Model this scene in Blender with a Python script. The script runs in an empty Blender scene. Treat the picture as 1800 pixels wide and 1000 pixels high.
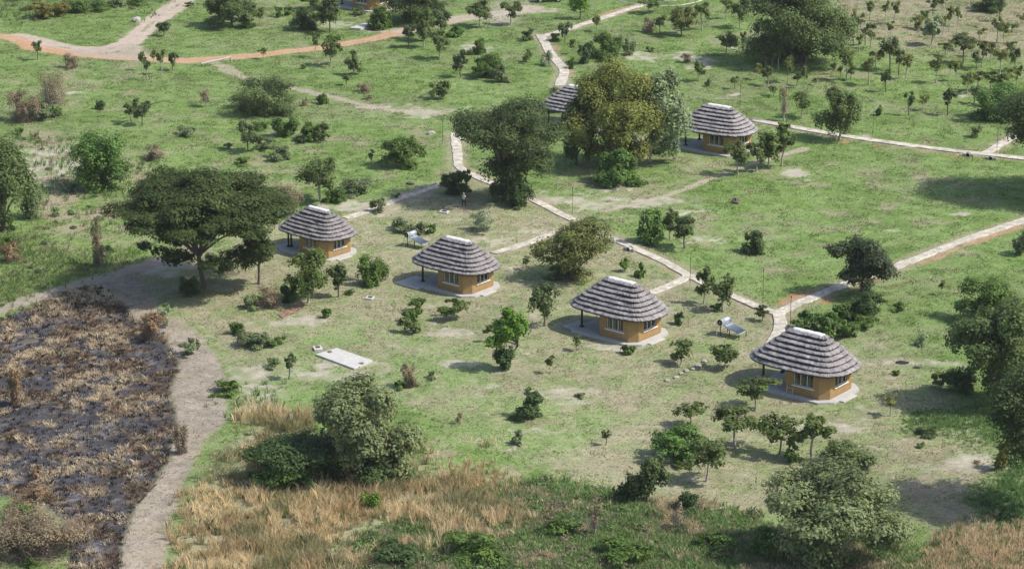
import bpy, math, random
import numpy as np
from mathutils import Vector, Matrix

# ------------------------------------------------------------------ camera, sky, sun
S_ = bpy.context.scene
COL = S_.collection
FPX, PITCH, CAMZ = 4500.0, math.radians(17.9), 80.0
cam_d = bpy.data.cameras.new('camera'); cam = bpy.data.objects.new('camera', cam_d); COL.objects.link(cam)
cam.location = (0, 0, CAMZ); cam.rotation_euler = (math.pi/2 - PITCH, 0, 0)
cam_d.sensor_width = 36; cam_d.lens = 90; cam_d.clip_end = 20000; cam_d.clip_start = 1
S_.camera = cam
SUN_EL, SUN_AZ = math.radians(49), math.radians(-10)      # azimuth counted from +X towards +Y
w = bpy.data.worlds.new('World'); S_.world = w; w.use_nodes = True
nt = w.node_tree; bg = nt.nodes['Background']
sky = nt.nodes.new('ShaderNodeTexSky'); sky.sky_type = 'NISHITA'; sky.sun_disc = False
sky.sun_elevation = SUN_EL; sky.sun_rotation = math.pi/2 - SUN_AZ
sky.air_density = 1.0; sky.dust_density = 2.0
nt.links.new(sky.outputs[0], bg.inputs[0]); bg.inputs[1].default_value = 0.15
sd = bpy.data.lights.new('sun', 'SUN'); sd.energy = 4.2; sd.angle = math.radians(0.55); sd.color = (1, .955, .875)
sun = bpy.data.objects.new('sun', sd); COL.objects.link(sun)
sdir = Vector((math.cos(SUN_EL)*math.cos(SUN_AZ), math.cos(SUN_EL)*math.sin(SUN_AZ), math.sin(SUN_EL)))
sun.rotation_euler = sdir.to_track_quat('Z', 'Y').to_euler(); sun.location = (60, 250, 120)
S_.view_settings.view_transform = 'Standard'; S_.view_settings.look = 'None'
S_.view_settings.exposure = 0.25; S_.view_settings.gamma = 1
S_.cycles.max_bounces = 6; S_.cycles.diffuse_bounces = 3; S_.cycles.transparent_max_bounces = 8

# ------------------------------------------------------------------ helpers
SP, CP = math.sin(PITCH), math.cos(PITCH)
def gp(x, y):
    """ground point (world metres) seen at photo pixel x, y"""
    d = np.array([x-900.0, (500-y)*SP + FPX*CP, (500-y)*CP - FPX*SP])
    t = CAMZ / -d[2]
    return d[0]*t, d[1]*t
def sc(y):
    """photo pixels per metre on the ground at pixel row y"""
    return FPX*(SP + (y-500)/FPX*CP)/CAMZ
def proj(X, Y):
    dep = np.maximum(Y*CP + CAMZ*SP, 40.0)
    up = Y*SP - CAMZ*CP
    return 900 + FPX*X/dep, 500 - FPX*up/dep
def dep_sin(y):
    return math.sin(PITCH + math.atan((y-500)/FPX))

def tag(o, label=None, cat=None, group=None, kind=None):
    if label: o['label'] = label
    if cat: o['category'] = cat
    if group: o['group'] = group
    if kind: o['kind'] = kind
    return o
def empty(name, x, y, z=0, rz=0, s=1):
    o = bpy.data.objects.new(name, None); COL.objects.link(o); o.empty_display_size = .3
    o.location = (x, y, z); o.rotation_euler = (0, 0, rz); o.scale = (s, s, s); return o
def meshobj(name, verts, faces, mat, parent=None, smooth=False):
    me = bpy.data.meshes.new(name); me.from_pydata([tuple(v) for v in verts], [], faces); me.update()
    if mat: me.materials.append(mat)
    if smooth: me.shade_smooth()
    o = bpy.data.objects.new(name, me); COL.objects.link(o)
    if parent: o.parent = parent
    return o
def npmesh(name, V, nper, mat, parent=None, col=None, F=None):
    """V: (n,3); polygons of nper consecutive verts, or index array F"""
    me = bpy.data.meshes.new(name)
    V = np.ascontiguousarray(V, dtype=np.float32)
    if F is None: F = np.arange(len(V), dtype=np.int32).reshape(-1, nper)
    F = np.ascontiguousarray(F, dtype=np.int32); nf, k = F.shape
    me.vertices.add(len(V)); me.vertices.foreach_set('co', V.ravel())
    me.loops.add(nf*k); me.loops.foreach_set('vertex_index', F.ravel())
    me.polygons.add(nf); me.polygons.foreach_set('loop_start', np.arange(0, nf*k, k, dtype=np.int32))
    try: me.polygons.foreach_set('loop_total', np.full(nf, k, dtype=np.int32))
    except Exception: pass
    if col is not None:
        a = me.color_attributes.new('Col', 'FLOAT_COLOR', 'POINT')
        c4 = np.ones((len(V), 4), dtype=np.float32); c4[:, :3] = col
        a.data.foreach_set('color', c4.ravel())
    me.update(); me.validate()
    if mat: me.materials.append(mat)
    o = bpy.data.objects.new(name, me); COL.objects.link(o)
    if parent: o.parent = parent
    return o
class MB:
    def __init__(s): s.v = []; s.f = []
    def add(s, vs, fs):
        n = len(s.v); s.v += [tuple(v) for v in vs]; s.f += [tuple(i+n for i in f) for f in fs]; return s
    def box(s, x0, x1, y0, y1, z0, z1):
        return s.add([(x0,y0,z0),(x1,y0,z0),(x1,y1,z0),(x0,y1,z0),(x0,y0,z1),(x1,y0,z1),(x1,y1,z1),(x0,y1,z1)],
              [(0,3,2,1),(4,5,6,7),(0,1,5,4),(1,2,6,5),(2,3,7,6),(3,0,4,7)])
    def obox(s, M, x0, x1, y0, y1, z0, z1):
        n = len(s.v); s.box(x0, x1, y0, y1, z0, z1)
        for i in range(n, len(s.v)): s.v[i] = tuple(M @ Vector(s.v[i]))
        return s
    def tube(s, pts, rad, n=7, cap=True):
        pts = [Vector(p) for p in pts]; rings = []
        for i, p in enumerate(pts):
            d = (pts[min(i+1, len(pts)-1)] - pts[max(i-1, 0)]).normalized()
            a = d.cross(Vector((0, 0, 1)) if abs(d.z) < .9 else Vector((1, 0, 0))).normalized(); b = d.cross(a)
            r = rad[i] if hasattr(rad, '__len__') else rad
            rings.append([p + a*r*math.cos(2*math.pi*k/n) + b*r*math.sin(2*math.pi*k/n) for k in range(n)])
        vs = [v for r in rings for v in r]; fs = []
        for i in range(len(pts)-1):
            for k in range(n):
                fs.append((i*n+k, i*n+(k+1) % n, (i+1)*n+(k+1) % n, (i+1)*n+k))
        if cap: fs += [tuple(range(n)), tuple(range(len(vs)-1, len(vs)-n-1, -1))]
        return s.add(vs, fs)
    def prism(s, poly, z0, z1):
        n = len(poly)
        return s.add([(p[0], p[1], z0) for p in poly]+[(p[0], p[1], z1) for p in poly],
              [tuple(range(n-1, -1, -1)), tuple(range(n, 2*n))]+[(i, (i+1) % n, n+(i+1) % n, n+i) for i in range(n)])
    def build(s, name, mat, parent=None, smooth=False, bevel=0):
        o = meshobj(name, s.v, s.f, mat, parent, smooth)
        if bevel:
            m = o.modifiers.new('bevel', 'BEVEL'); m.width = bevel; m.segments = 2; m.limit_method = 'ANGLE'
        return o

# value noise
def _hash(ix, iy, seed):
    h = (ix.astype(np.int64)*374761393 + iy.astype(np.int64)*668265263 + seed*982451653) & 0xffffffff
    h = ((h ^ (h >> 13))*1274126177) & 0xffffffff
    return ((h ^ (h >> 16)) & 0xffff)/65535.0
def vnoise(x, y, seed=0):
    ix = np.floor(x); iy = np.floor(y); fx = x-ix; fy = y-iy
    fx = fx*fx*(3-2*fx); fy = fy*fy*(3-2*fy); ix = ix.astype(np.int64); iy = iy.astype(np.int64)
    a = _hash(ix, iy, seed); b = _hash(ix+1, iy, seed); c = _hash(ix, iy+1, seed); d = _hash(ix+1, iy+1, seed)
    return a+(b-a)*fx+(c-a)*fy+(a-b-c+d)*fx*fy
def fbm(x, y, size, octv=4, seed=0):
    s = 0; a = 1; t = 0; f = 1.0/size
    for o in range(octv):
        s = s + a*vnoise(x*f+13.7*o, y*f-7.1*o, seed+o*17); t += a; a *= .55; f *= 2.03
    return s/t
def sstep(a, b, x):
    t = np.clip((x-a)/(b-a), 0, 1); return t*t*(3-2*t)
def polysd(px, py, poly):
    """signed distance (px), positive inside"""
    n = len(poly); d = np.full(px.shape, 1e9); ins = np.zeros(px.shape, bool)
    for i in range(n):
        x0, y0 = poly[i]; x1, y1 = poly[(i+1) % n]; ex, ey = x1-x0, y1-y0
        t = np.clip(((px-x0)*ex+(py-y0)*ey)/(ex*ex+ey*ey), 0, 1)
        d = np.minimum(d, np.hypot(px-x0-t*ex, py-y0-t*ey))
        if y0 != y1:
            c = ((y0 > py) != (y1 > py)) & (px < (x1-x0)*(py-y0)/(y1-y0)+x0); ins ^= c
    return np.where(ins, d, -d)
def linedist(X, Y, pts):
    """world distance to a polyline given in photo pixels"""
    P = [gp(*p[:2]) for p in pts]; d = np.full(X.shape, 1e9)
    for (x0, y0), (x1, y1) in zip(P[:-1], P[1:]):
        ex, ey = x1-x0, y1-y0
        t = np.clip(((X-x0)*ex+(Y-y0)*ey)/(ex*ex+ey*ey), 0, 1)
        d = np.minimum(d, np.hypot(X-x0-t*ex, Y-y0-t*ey))
    return d

# ------------------------------------------------------------------ materials
def mat(name, col, rough=.8, noise=None, bump=0, scale=5, metal=0, spec=.3, var=.15):
    m = bpy.data.materials.new(name); m.use_nodes = True; n = m.node_tree; b = n.nodes['Principled BSDF']
    b.inputs['Base Color'].default_value = (*col, 1); b.inputs['Roughness'].default_value = rough
    b.inputs['Metallic'].default_value = metal; b.inputs['Specular IOR Level'].default_value = spec
    tc = n.nodes.new('ShaderNodeTexCoord')
    nz = n.nodes.new('ShaderNodeTexNoise'); nz.inputs['Scale'].default_value = scale; nz.inputs['Detail'].default_value = 6
    n.links.new(tc.outputs['Object'], nz.inputs['Vector'])
    mr = n.nodes.new('ShaderNodeMapRange'); mr.inputs[1].default_value = .25; mr.inputs[2].default_value = .75
    mr.inputs[3].default_value = 1-var; mr.inputs[4].default_value = 1+var; n.links.new(nz.outputs[0], mr.inputs[0])
    mx = n.nodes.new('ShaderNodeVectorMath'); mx.operation = 'SCALE'; mx.inputs[0].default_value = col
    n.links.new(mr.outputs[0], mx.inputs['Scale']); n.links.new(mx.outputs[0], b.inputs['Base Color'])
    if bump:
        bp = n.nodes.new('ShaderNodeBump'); bp.inputs['Distance'].default_value = bump
        n.links.new(nz.outputs[0], bp.inputs['Height']); n.links.new(bp.outputs[0], b.inputs['Normal'])
    return m
def leafmat(name, trans=.42, rough=.6, spec=.25):
    m = bpy.data.materials.new(name); m.use_nodes = True; n = m.node_tree
    b = n.nodes['Principled BSDF']; b.inputs['Roughness'].default_value = rough; b.inputs['Specular IOR Level'].default_value = spec
    a = n.nodes.new('ShaderNodeVertexColor'); a.layer_name = 'Col'
    n.links.new(a.outputs[0], b.inputs['Base Color'])
    t = n.nodes.new('ShaderNodeBsdfTranslucent'); n.links.new(a.outputs[0], t.inputs[0])
    mx = n.nodes.new('ShaderNodeMixShader'); mx.inputs[0].default_value = trans
    n.links.new(b.outputs[0], mx.inputs[1]); n.links.new(t.outputs[0], mx.inputs[2])
    n.links.new(mx.outputs[0], n.nodes['Material Output'].inputs[0]); return m
M_LEAF = leafmat('leaves'); M_GLOSS = leafmat('glossy leaves', .30, .55, .3); M_BLADE = leafmat('grass blades', .45, .7, .15)
M_BARK = mat('bark', (.13, .105, .085), .9, bump=.03, scale=8, var=.3)
M_PALEBARK = mat('pale bark', (.34, .31, .27), .9, bump=.03, scale=8, var=.3)
M_TWIG = mat('twigs', (.20, .165, .13), .9, scale=4, var=.3)

# ------------------------------------------------------------------ ground
L = lambda *c: np.array(c, dtype=np.float64)
C_GREEN = L(.152, .226, .062); C_GREEN2 = L(.114, .186, .048); C_LIME = L(.190, .270, .095)
C_DRY = L(.305, .280, .185); C_DRY2 = L(.225, .232, .130); C_TAN = L(.295, .250, .180); C_SAND = L(.47, .42, .355)
C_ORANGE = L(.43, .255, .155); C_PINK = L(.36, .295, .245); C_BURN = L(.062, .060, .066); C_STRAW = L(.36, .285, .185)
C_ASH = L(.17, .165, .18); C_RED = L(.30, .15, .085); C_FIRE = L(.345, .295, .245)
ZONES = dict(
 burnt=[(-60,590),(60,545),(140,510),(165,503),(200,530),(240,560),(285,590),(308,620),(303,690),(312,770),(285,835),(240,890),(215,960),(205,1040),(120,1060),(125,930),(60,870),(-60,860)],
 firebreak=[(150,505),(180,490),(235,485),(290,545),(345,575),(380,625),(395,660),(400,740),(350,800),(320,860),(300,920),(290,1040),(165,1040),(190,930),(215,880),(262,825),(262,690),(275,640),(265,600),(220,565),(180,535)],
 dry=[(150,520),(250,468),(340,440),(440,415),(520,380),(600,385),(700,350),(830,315),(905,345),(1000,385),(1110,440),(1210,490),(1350,560),(1390,610),(1500,590),(1600,640),(1760,760),(1830,830),(1830,930),(1640,930),(1500,880),(1300,920),(1120,870),(940,820),(820,760),(700,700),(560,670),(450,690),(390,640),(330,570),(260,520)],
 dry2=[(980,330),(1180,240),(1290,290),(1170,345),(1060,350)],
 tanright=[(1470,-40),(1850,-40),(1850,110),(1750,105),(1640,92),(1540,85),(1480,62)],
 tanleft=[(40,250),(130,240),(260,290),(230,400),(130,430),(60,400),(40,330)],
 lime1=[(520,580),(600,560),(700,575),(790,600),(850,620),(870,680),(700,700),(560,690),(470,690),(450,640)],
 lime2=[(360,690),(430,660),(520,690),(450,740),(370,730)],
 lime3=[(880,690),(990,700),(1080,740),(1000,790),(900,800),(800,760),(820,700)],
 golden=[(295,1040),(312,940),(345,870),(375,810),(430,745),(510,730),(545,800),(470,860),(560,880),(690,840),(790,815),(895,835),(900,880),(800,905),(700,915),(640,940),(600,1040)],
 scrub=[(570,1040),(640,940),(780,900),(900,860),(950,845),(1100,880),(1190,890),(1320,925),(1420,960),(1560,945),(1640,985),(1700,1040)],
 redgrass=[(1620,1040),(1650,945),(1700,920),(1800,940),(1850,1040)],
 greentall=[(1600,745),(1660,730),(1720,700),(1850,740),(1850,950),(1720,925),(1700,870),(1750,800),(1690,765)],
 leftgreen=[(-60,420),(60,410),(150,440),(240,450),(200,475),(90,505),(-60,555)],
 thicket=[(-60,50),(60,35),(150,28),(260,12),(340,-30),(-60,-60)],
 mowpatch=[(960,830),(990,790),(1060,780),(1180,790),(1260,830),(1330,880),(1280,925),(1130,870)],
 brown=[(1490,790),(1600,770),(1700,775),(1790,830),(1830,900),(1800,950),(1660,940),(1590,900),(1520,850)],
 farpale=[(880,-5),(935,2),(925,14),(905,16),(880,40),(850,35)],
)
SANDS = [(460,690,45,10),(425,665,40,14),(545,565,30,8),(1035,362,75,13),(715,195,55,7),(1395,307,24,9),(1235,422,30,7),(1130,100,60,6),(650,190,40,8),
 (70,300,55,16),(100,265,35,9),(640,360,50,12),(610,640,60,5),(720,345,40,4),(1690,170,14,5),(1520,240,20,3),(1690,377,16,2.5),(575,660,70,6),(470,730,30,14),
 (860,425,55,8),(960,410,40,6),(1215,372,30,4),(960,20,40,3),(700,60,40,5),(590,45,26,5),(830,85,30,6),(900,225,20,3),(1135,245,25,4),(1570,405,10,2),
 (985,690,50,6),(760,540,50,8),(800,585,40,5),(1060,610,40,5),(1100,330,60,7),(1230,105,26,5),(1220,120,22,4),(1285,168,30,5),(1400,112,18,4),(1290,85,14,3),
 (1135,355,50,8),(1750,815,90,12),(1460,750,70,8),(1590,640,70,6),(820,640,50,5),(1140,750,40,4),(35,190,20,5),(120,163,22,3),(495,440,24,5),(340,470,60,7),(290,480,40,8)]
ROAD_O = [(-40,58),(20,66),(60,84),(130,95),(200,101),(330,107),(450,98),(580,82),(660,68),(712,54)]
ROAD_T = [(350,-30),(318,6),(285,26),(255,52),(228,75),(190,87),(130,88),(70,74),(30,64)]
ROAD_J = [(150,92),(225,84),(240,100),(190,97)]
TRAIL1 = [(380,112),(425,135),(530,158),(590,172),(650,188),(700,196),(770,197)]
TRAIL2 = [(1410,262),(1330,286),(1285,300),(1240,318),(1170,345),(1110,362),(1060,372)]
TRAIL3 = [(-40,555),(0,543),(90,515),(170,492),(260,466),(345,438)]
TRAIL4 = [(712,54),(790,36),(835,30),(900,22),(930,14)]
TRAIL5 = [(600,385),(520,520),(470,640)]
ORANGE_EDGE = [[(1800,396),(1700,428),(1570,482),(1500,508),(1450,530)],[(1470,500),(1400,520),(1378,533)],[(1480,249),(1560,259),(1640,268),(1700,277)],
 [(1000,128),(985,98),(966,72)],[(1120,8),(1012,44),(955,62)],[(1170,470),(1195,480),(1170,500),(1120,520)],[(1775,250),(1730,268)]]

def zone(px, py, name, wn, soft=8, amp=22):
    sdv = polysd(px, py, ZONES[name]) + (wn-.5)*2*amp
    return sstep(-soft, soft, sdv)
def mixc(c, tgt, m):
    return c*(1-m[..., None]) + tgt*m[..., None]
def ground_field(X, Y):
    px, py = proj(X, Y)
    n1 = fbm(X, Y, 14, 5, 1); n2 = fbm(X, Y, 3.0, 5, 2); n3 = fbm(X, Y, .9, 4, 3); n4 = fbm(X, Y, 30, 3, 4); n5 = fbm(X, Y, 5, 4, 5)
    wn = fbm(X, Y, 6, 5, 9)
    m = {k: zone(px, py, k, wn, *({'burnt': (7, 14), 'firebreak': (8, 16)}.get(k, (26, 34)))) for k in ZONES}
    c = C_GREEN*(1-n1[..., None]) + C_GREEN2*n1[..., None]
    c = mixc(c, C_LIME, sstep(.42, .68, n5)*.6)
    c = mixc(c, C_DRY2, sstep(.48, .66, n1*.5+n2*.5)*.55)
    c = mixc(c, C_TAN, sstep(.54, .74, n2)*sstep(.38, .62, n4)*.55)
    tleft = sstep(560, 200, px)*sstep(60, 240, py)*.35
    c = mixc(c, C_DRY2, tleft*sstep(.35, .6, n2))
    # dry lawns
    d = m['dry']*1.0
    dc = C_DRY*(n2[..., None]*.6+.4*n1[..., None]) + C_DRY2*(1-n2[..., None]*.6-.4*n1[..., None])
    dc = mixc(dc, C_TAN, sstep(.52, .68, n5)*.55); dc = mixc(dc, C_GREEN, sstep(.50, .66, fbm(X, Y, 4.5, 5, 31))*.38)
    c = mixc(c, dc, d*.93)
    c = mixc(c, dc, m['dry2']*.7*sstep(.35, .55, n2)); c = mixc(c, C_DRY*.95, m['mowpatch']*.8)
    c = mixc(c, C_TAN*.98, m['tanright']*.85); c = mixc(c, C_TAN, m['tanleft']*sstep(.35, .55, n2)*.9)
    c = mixc(c, C_TAN*.92, m['brown']*.8*sstep(.25, .5, n2))
    for k in ('lime1', 'lime2', 'lime3'): c = mixc(c, C_LIME*.95, m[k]*sstep(.36, .52, n2*.6+n5*.4)*.85)
    c = mixc(c, C_GREEN*1.02, m['leftgreen']*.7*sstep(.3, .5, n2)); c = mixc(c, C_GREEN2, m['thicket']*.8)
    c = mixc(c, C_TAN*1.1, m['golden']*.8); c = mixc(c, C_GREEN2*1.0, m['scrub']*.7); c = mixc(c, C_TAN, m['scrub']*sstep(.5, .65, n5)*.5); c = mixc(c, C_GREEN2*.9, m['greentall']*.8)
    c = mixc(c, C_RED*.9, m['redgrass']*.7)
    f1 = fbm(X, Y, 1.0, 4, 101); f2 = fbm(X, Y, 1.5, 4, 102); f3 = fbm(X, Y, 2.4, 4, 103)
    c = mixc(c, C_TAN*1.08, sstep(.52, .70, f1)*(.12+.32*m['dry'])); c = mixc(c, C_LIME*1.05, sstep(.50, .66, f2)*.42); c = mixc(c, C_GREEN2*.82, sstep(.54, .70, f3)*.45*(1-.4*m['dry'])); c = mixc(c, C_DRY*1.1, sstep(.58, .7, fbm(X, Y, .7, 3, 104))*(.14+.34*m['dry']))
    sand = np.zeros_like(px)
    for (sx, sy, rx, ry) in SANDS:
        q = np.hypot((px-sx)/(rx*1.25), (py-sy)/(ry*1.35)) + (n2-.5)*3.0 + (n3-.5)*1.4
        sand = np.maximum(sand, sstep(1.0, .45, q))
    dsp = sstep(.66, .74, fbm(X, Y, 2.2, 5, 77))*m['dry']*.6
    sand = np.maximum(sand*.85, dsp*.8)
    c = mixc(c, C_SAND*.86, sand*(.28+.72*sstep(.38, .60, fbm(X, Y, 1.1, 5, 140))))
    # trails and roads
    def strip(pts, w, edge=.5): return sstep(w/2+edge, w/2-edge*.4, linedist(X, Y, pts)+(n2-.5)*1.5+(n3-.5)*.6)
    bare = sand.copy()
    t = strip(ROAD_T, 3.4)*(1-.6*sstep(.5, .1, linedist(X, Y, ROAD_T))*sstep(.5, .6, n2)); c = mixc(c, C_PINK*1.15, t*.95); bare = np.maximum(bare, t)
    t = strip(ROAD_O, 2.5, .7); c = mixc(c, C_ORANGE, t*.93); c = mixc(c, C_PINK*1.1, t*sstep(.35, .05, np.abs(linedist(X, Y, ROAD_O)-.75))*sstep(.4, .55, n5)*.7); bare = np.maximum(bare, t)
    t = strip(ROAD_J, 3.4, .9)*.8; c = mixc(c, C_PINK, t); bare = np.maximum(bare, t)
    t = strip(TRAIL1, 1.6)*.7; c = mixc(c, C_PINK*1.05, t); bare = np.maximum(bare, t)
    t = strip(TRAIL2, .6)*.7; c = mixc(c, C_PINK*1.15, t); bare = np.maximum(bare, t)
    t = strip(TRAIL3, 2.2)*.9; c = mixc(c, C_FIRE*.85, t); bare = np.maximum(bare, t)
    t = strip(TRAIL4, 3.5, 1.)*.85; c = mixc(c, C_PINK*1.15, t); bare = np.maximum(bare, t)
    t = m['farpale']*.8; c = mixc(c, C_SAND*.8, t); bare = np.maximum(bare, t)
    for e in ORANGE_EDGE:
        t = sstep(.95, .35, linedist(X, Y, e)+(n2-.5)*1.6)*sstep(.42, .56, n5)*.8; c = mixc(c, C_RED*1.15, t); bare = np.maximum(bare, t)
    for e, ww in ((r[1], 1.35) for r in PATHS):
        t = sstep(ww+.5, ww-.35, linedist(X, Y, e)+(n2-.5)*1.4)*.55; c = mixc(c, C_TAN*1.05, t); bare = np.maximum(bare, t*.8)
    f = m['firebreak']*(1-m['burnt']*.8)
    fc = C_FIRE*(.85+.4*(n3[..., None]-.5)); fc = mixc(fc, C_TAN, sstep(.5, .65, n5)*.6); c = mixc(c, fc, f*.95); bare = np.maximum(bare, f*.95)
    b = m['burnt']
    bc = C_BURN*(.55+.7*n3[..., None]); st = sstep(.45, .60, fbm(X, Y, 1.6, 5, 41)*.65+n1*.35)
    pale = sstep(60, 330, px)*sstep(620, 900, py)+.55*sstep(250, 310, px); bc = mixc(bc, C_STRAW*.9, st*.85*(1-np.clip(pale, 0, .85))); bc = mixc(bc, C_ASH, sstep(.62, .74, fbm(X, Y, 1.3, 4, 55))*.7); bc = mixc(bc, L(.15,.115,.085), sstep(.56, .7, fbm(X, Y, 2.3, 4, 61))*.6)
    bc = mixc(bc, C_BURN*.6, sstep(30, 2, polysd(px, py, ZONES['burnt']))*sstep(.4, .55, n2)*.85*sstep(100, 220, px))
    c = mixc(c, bc, b); c = c*(.90+.20*n3[..., None])*(.93+.14*n4[..., None])
    return c, m, bare, (n1, n2, n3, n5)
PATHS = [
 ('main', [(1126,10),(1012,48),(950,66)], 1.15), ('main', [(950,62),(966,92),(993,126),(984,152)], 1.35),
 ('main', [(800,235),(803,262),(806,296),(826,307)], 1.15), ('main', [(818,303),(856,320),(896,333),(938,352),(1004,386),(1048,407),(1072,418),(1118,438),(1165,459),(1212,486)], 1.1),
 ('main', [(822,309),(772,327),(702,350),(650,371),(606,384)], 1.0), ('main', [(1002,402),(960,415),(915,432),(868,446)], 1.0),
 ('main', [(1212,483),(1200,494),(1150,513),(1130,520)], 1.0), ('main', [(1212,486),(1255,507),(1290,522),(1345,546),(1368,553)], 1.1),
 ('main', [(1367,548),(1374,566),(1366,592),(1352,612)], 1.25), ('main', [(1366,552),(1392,539),(1470,506),(1566,473),(1700,421),(1830,378),(2050,305)], 1.15),
 ('main', [(1325,212),(1400,226),(1500,243),(1600,257),(1700,269),(1840,284),(2080,318)], 1.3), ('main', [(1732,271),(1778,243),(1810,225)], 1.2)]

def build_ground():
    xs = np.concatenate([-np.geomspace(3000, 100, 22), np.arange(-95, 95.01, .3), np.geomspace(100, 3000, 22)])
    ys = np.concatenate([np.linspace(-400, 160, 24), np.arange(165, 400.01, .25), np.geomspace(404, 6000, 30)])
    X, Y = np.meshgrid(xs, ys); c, m, bare, ns = ground_field(X, Y)
    Z = (fbm(X, Y, .7, 3, 91)-.5)*.06*(1-bare*.7) + (fbm(X, Y, .8, 4, 92)-.4)*.25*m['burnt'] + (fbm(X, Y, 1.2, 3, 93)-.3)*.25*np.maximum(m['golden'], m['scrub'])
    near = np.zeros_like(X)
    for r in PATHS: near = np.maximum(near, sstep(1.6, .8, linedist(X, Y, r[1])))
    Z = Z*(1-near) - .01
    V = np.stack([X, Y, Z], -1).reshape(-1, 3); ny, nx = X.shape
    i = np.arange(ny-1)[:, None]*nx + np.arange(nx-1)[None]
    F = np.stack([i, i+1, i+nx+1, i+nx], -1).reshape(-1, 4)
    g = bpy.data.materials.new('ground'); g.use_nodes = True; n = g.node_tree; b = n.nodes['Principled BSDF']
    b.inputs['Roughness'].default_value = .95; b.inputs['Specular IOR Level'].default_value = .1
    a = n.nodes.new('ShaderNodeVertexColor'); a.layer_name = 'Col'
    tc = n.nodes.new('ShaderNodeTexCoord')
    def nz(s, d, rough=.6):
        q = n.nodes.new('ShaderNodeTexNoise'); q.inputs['Scale'].default_value = s; q.inputs['Detail'].default_value = d; q.inputs['Roughness'].default_value = rough
        n.links.new(tc.outputs['Object'], q.inputs['Vector']); return q
    a1 = nz(3.2, 5); a2 = nz(.8, 6, .7)
    def rng(q, lo, hi):
        r = n.nodes.new('ShaderNodeMapRange'); r.inputs[1].default_value = .28; r.inputs[2].default_value = .72
        r.inputs[3].default_value = lo; r.inputs[4].default_value = hi; n.links.new(q.outputs[0], r.inputs[0]); return r
    r1 = rng(a1, .86, 1.14); r2 = rng(a2, .82, 1.18)
    mu = n.nodes.new('ShaderNodeMath'); mu.operation = 'MULTIPLY'; n.links.new(r1.outputs[0], mu.inputs[0]); n.links.new(r2.outputs[0], mu.inputs[1])
    vm = n.nodes.new('ShaderNodeVectorMath'); vm.operation = 'SCALE'; n.links.new(a.outputs[0], vm.inputs[0]); n.links.new(mu.outputs[0], vm.inputs['Scale'])
    n.links.new(vm.outputs[0], b.inputs['Base Color'])
    bp = n.nodes.new('ShaderNodeBump'); bp.inputs['Distance'].default_value = .03; bp.inputs['Strength'].default_value = .7
    n.links.new(a1.outputs[0], bp.inputs['Height']); n.links.new(bp.outputs[0], b.inputs['Normal'])
    o = npmesh('ground', V, 4, g, None, c.reshape(-1, 3), F); tag(o, kind='structure')
    o.data.shade_smooth()
build_ground()

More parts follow.
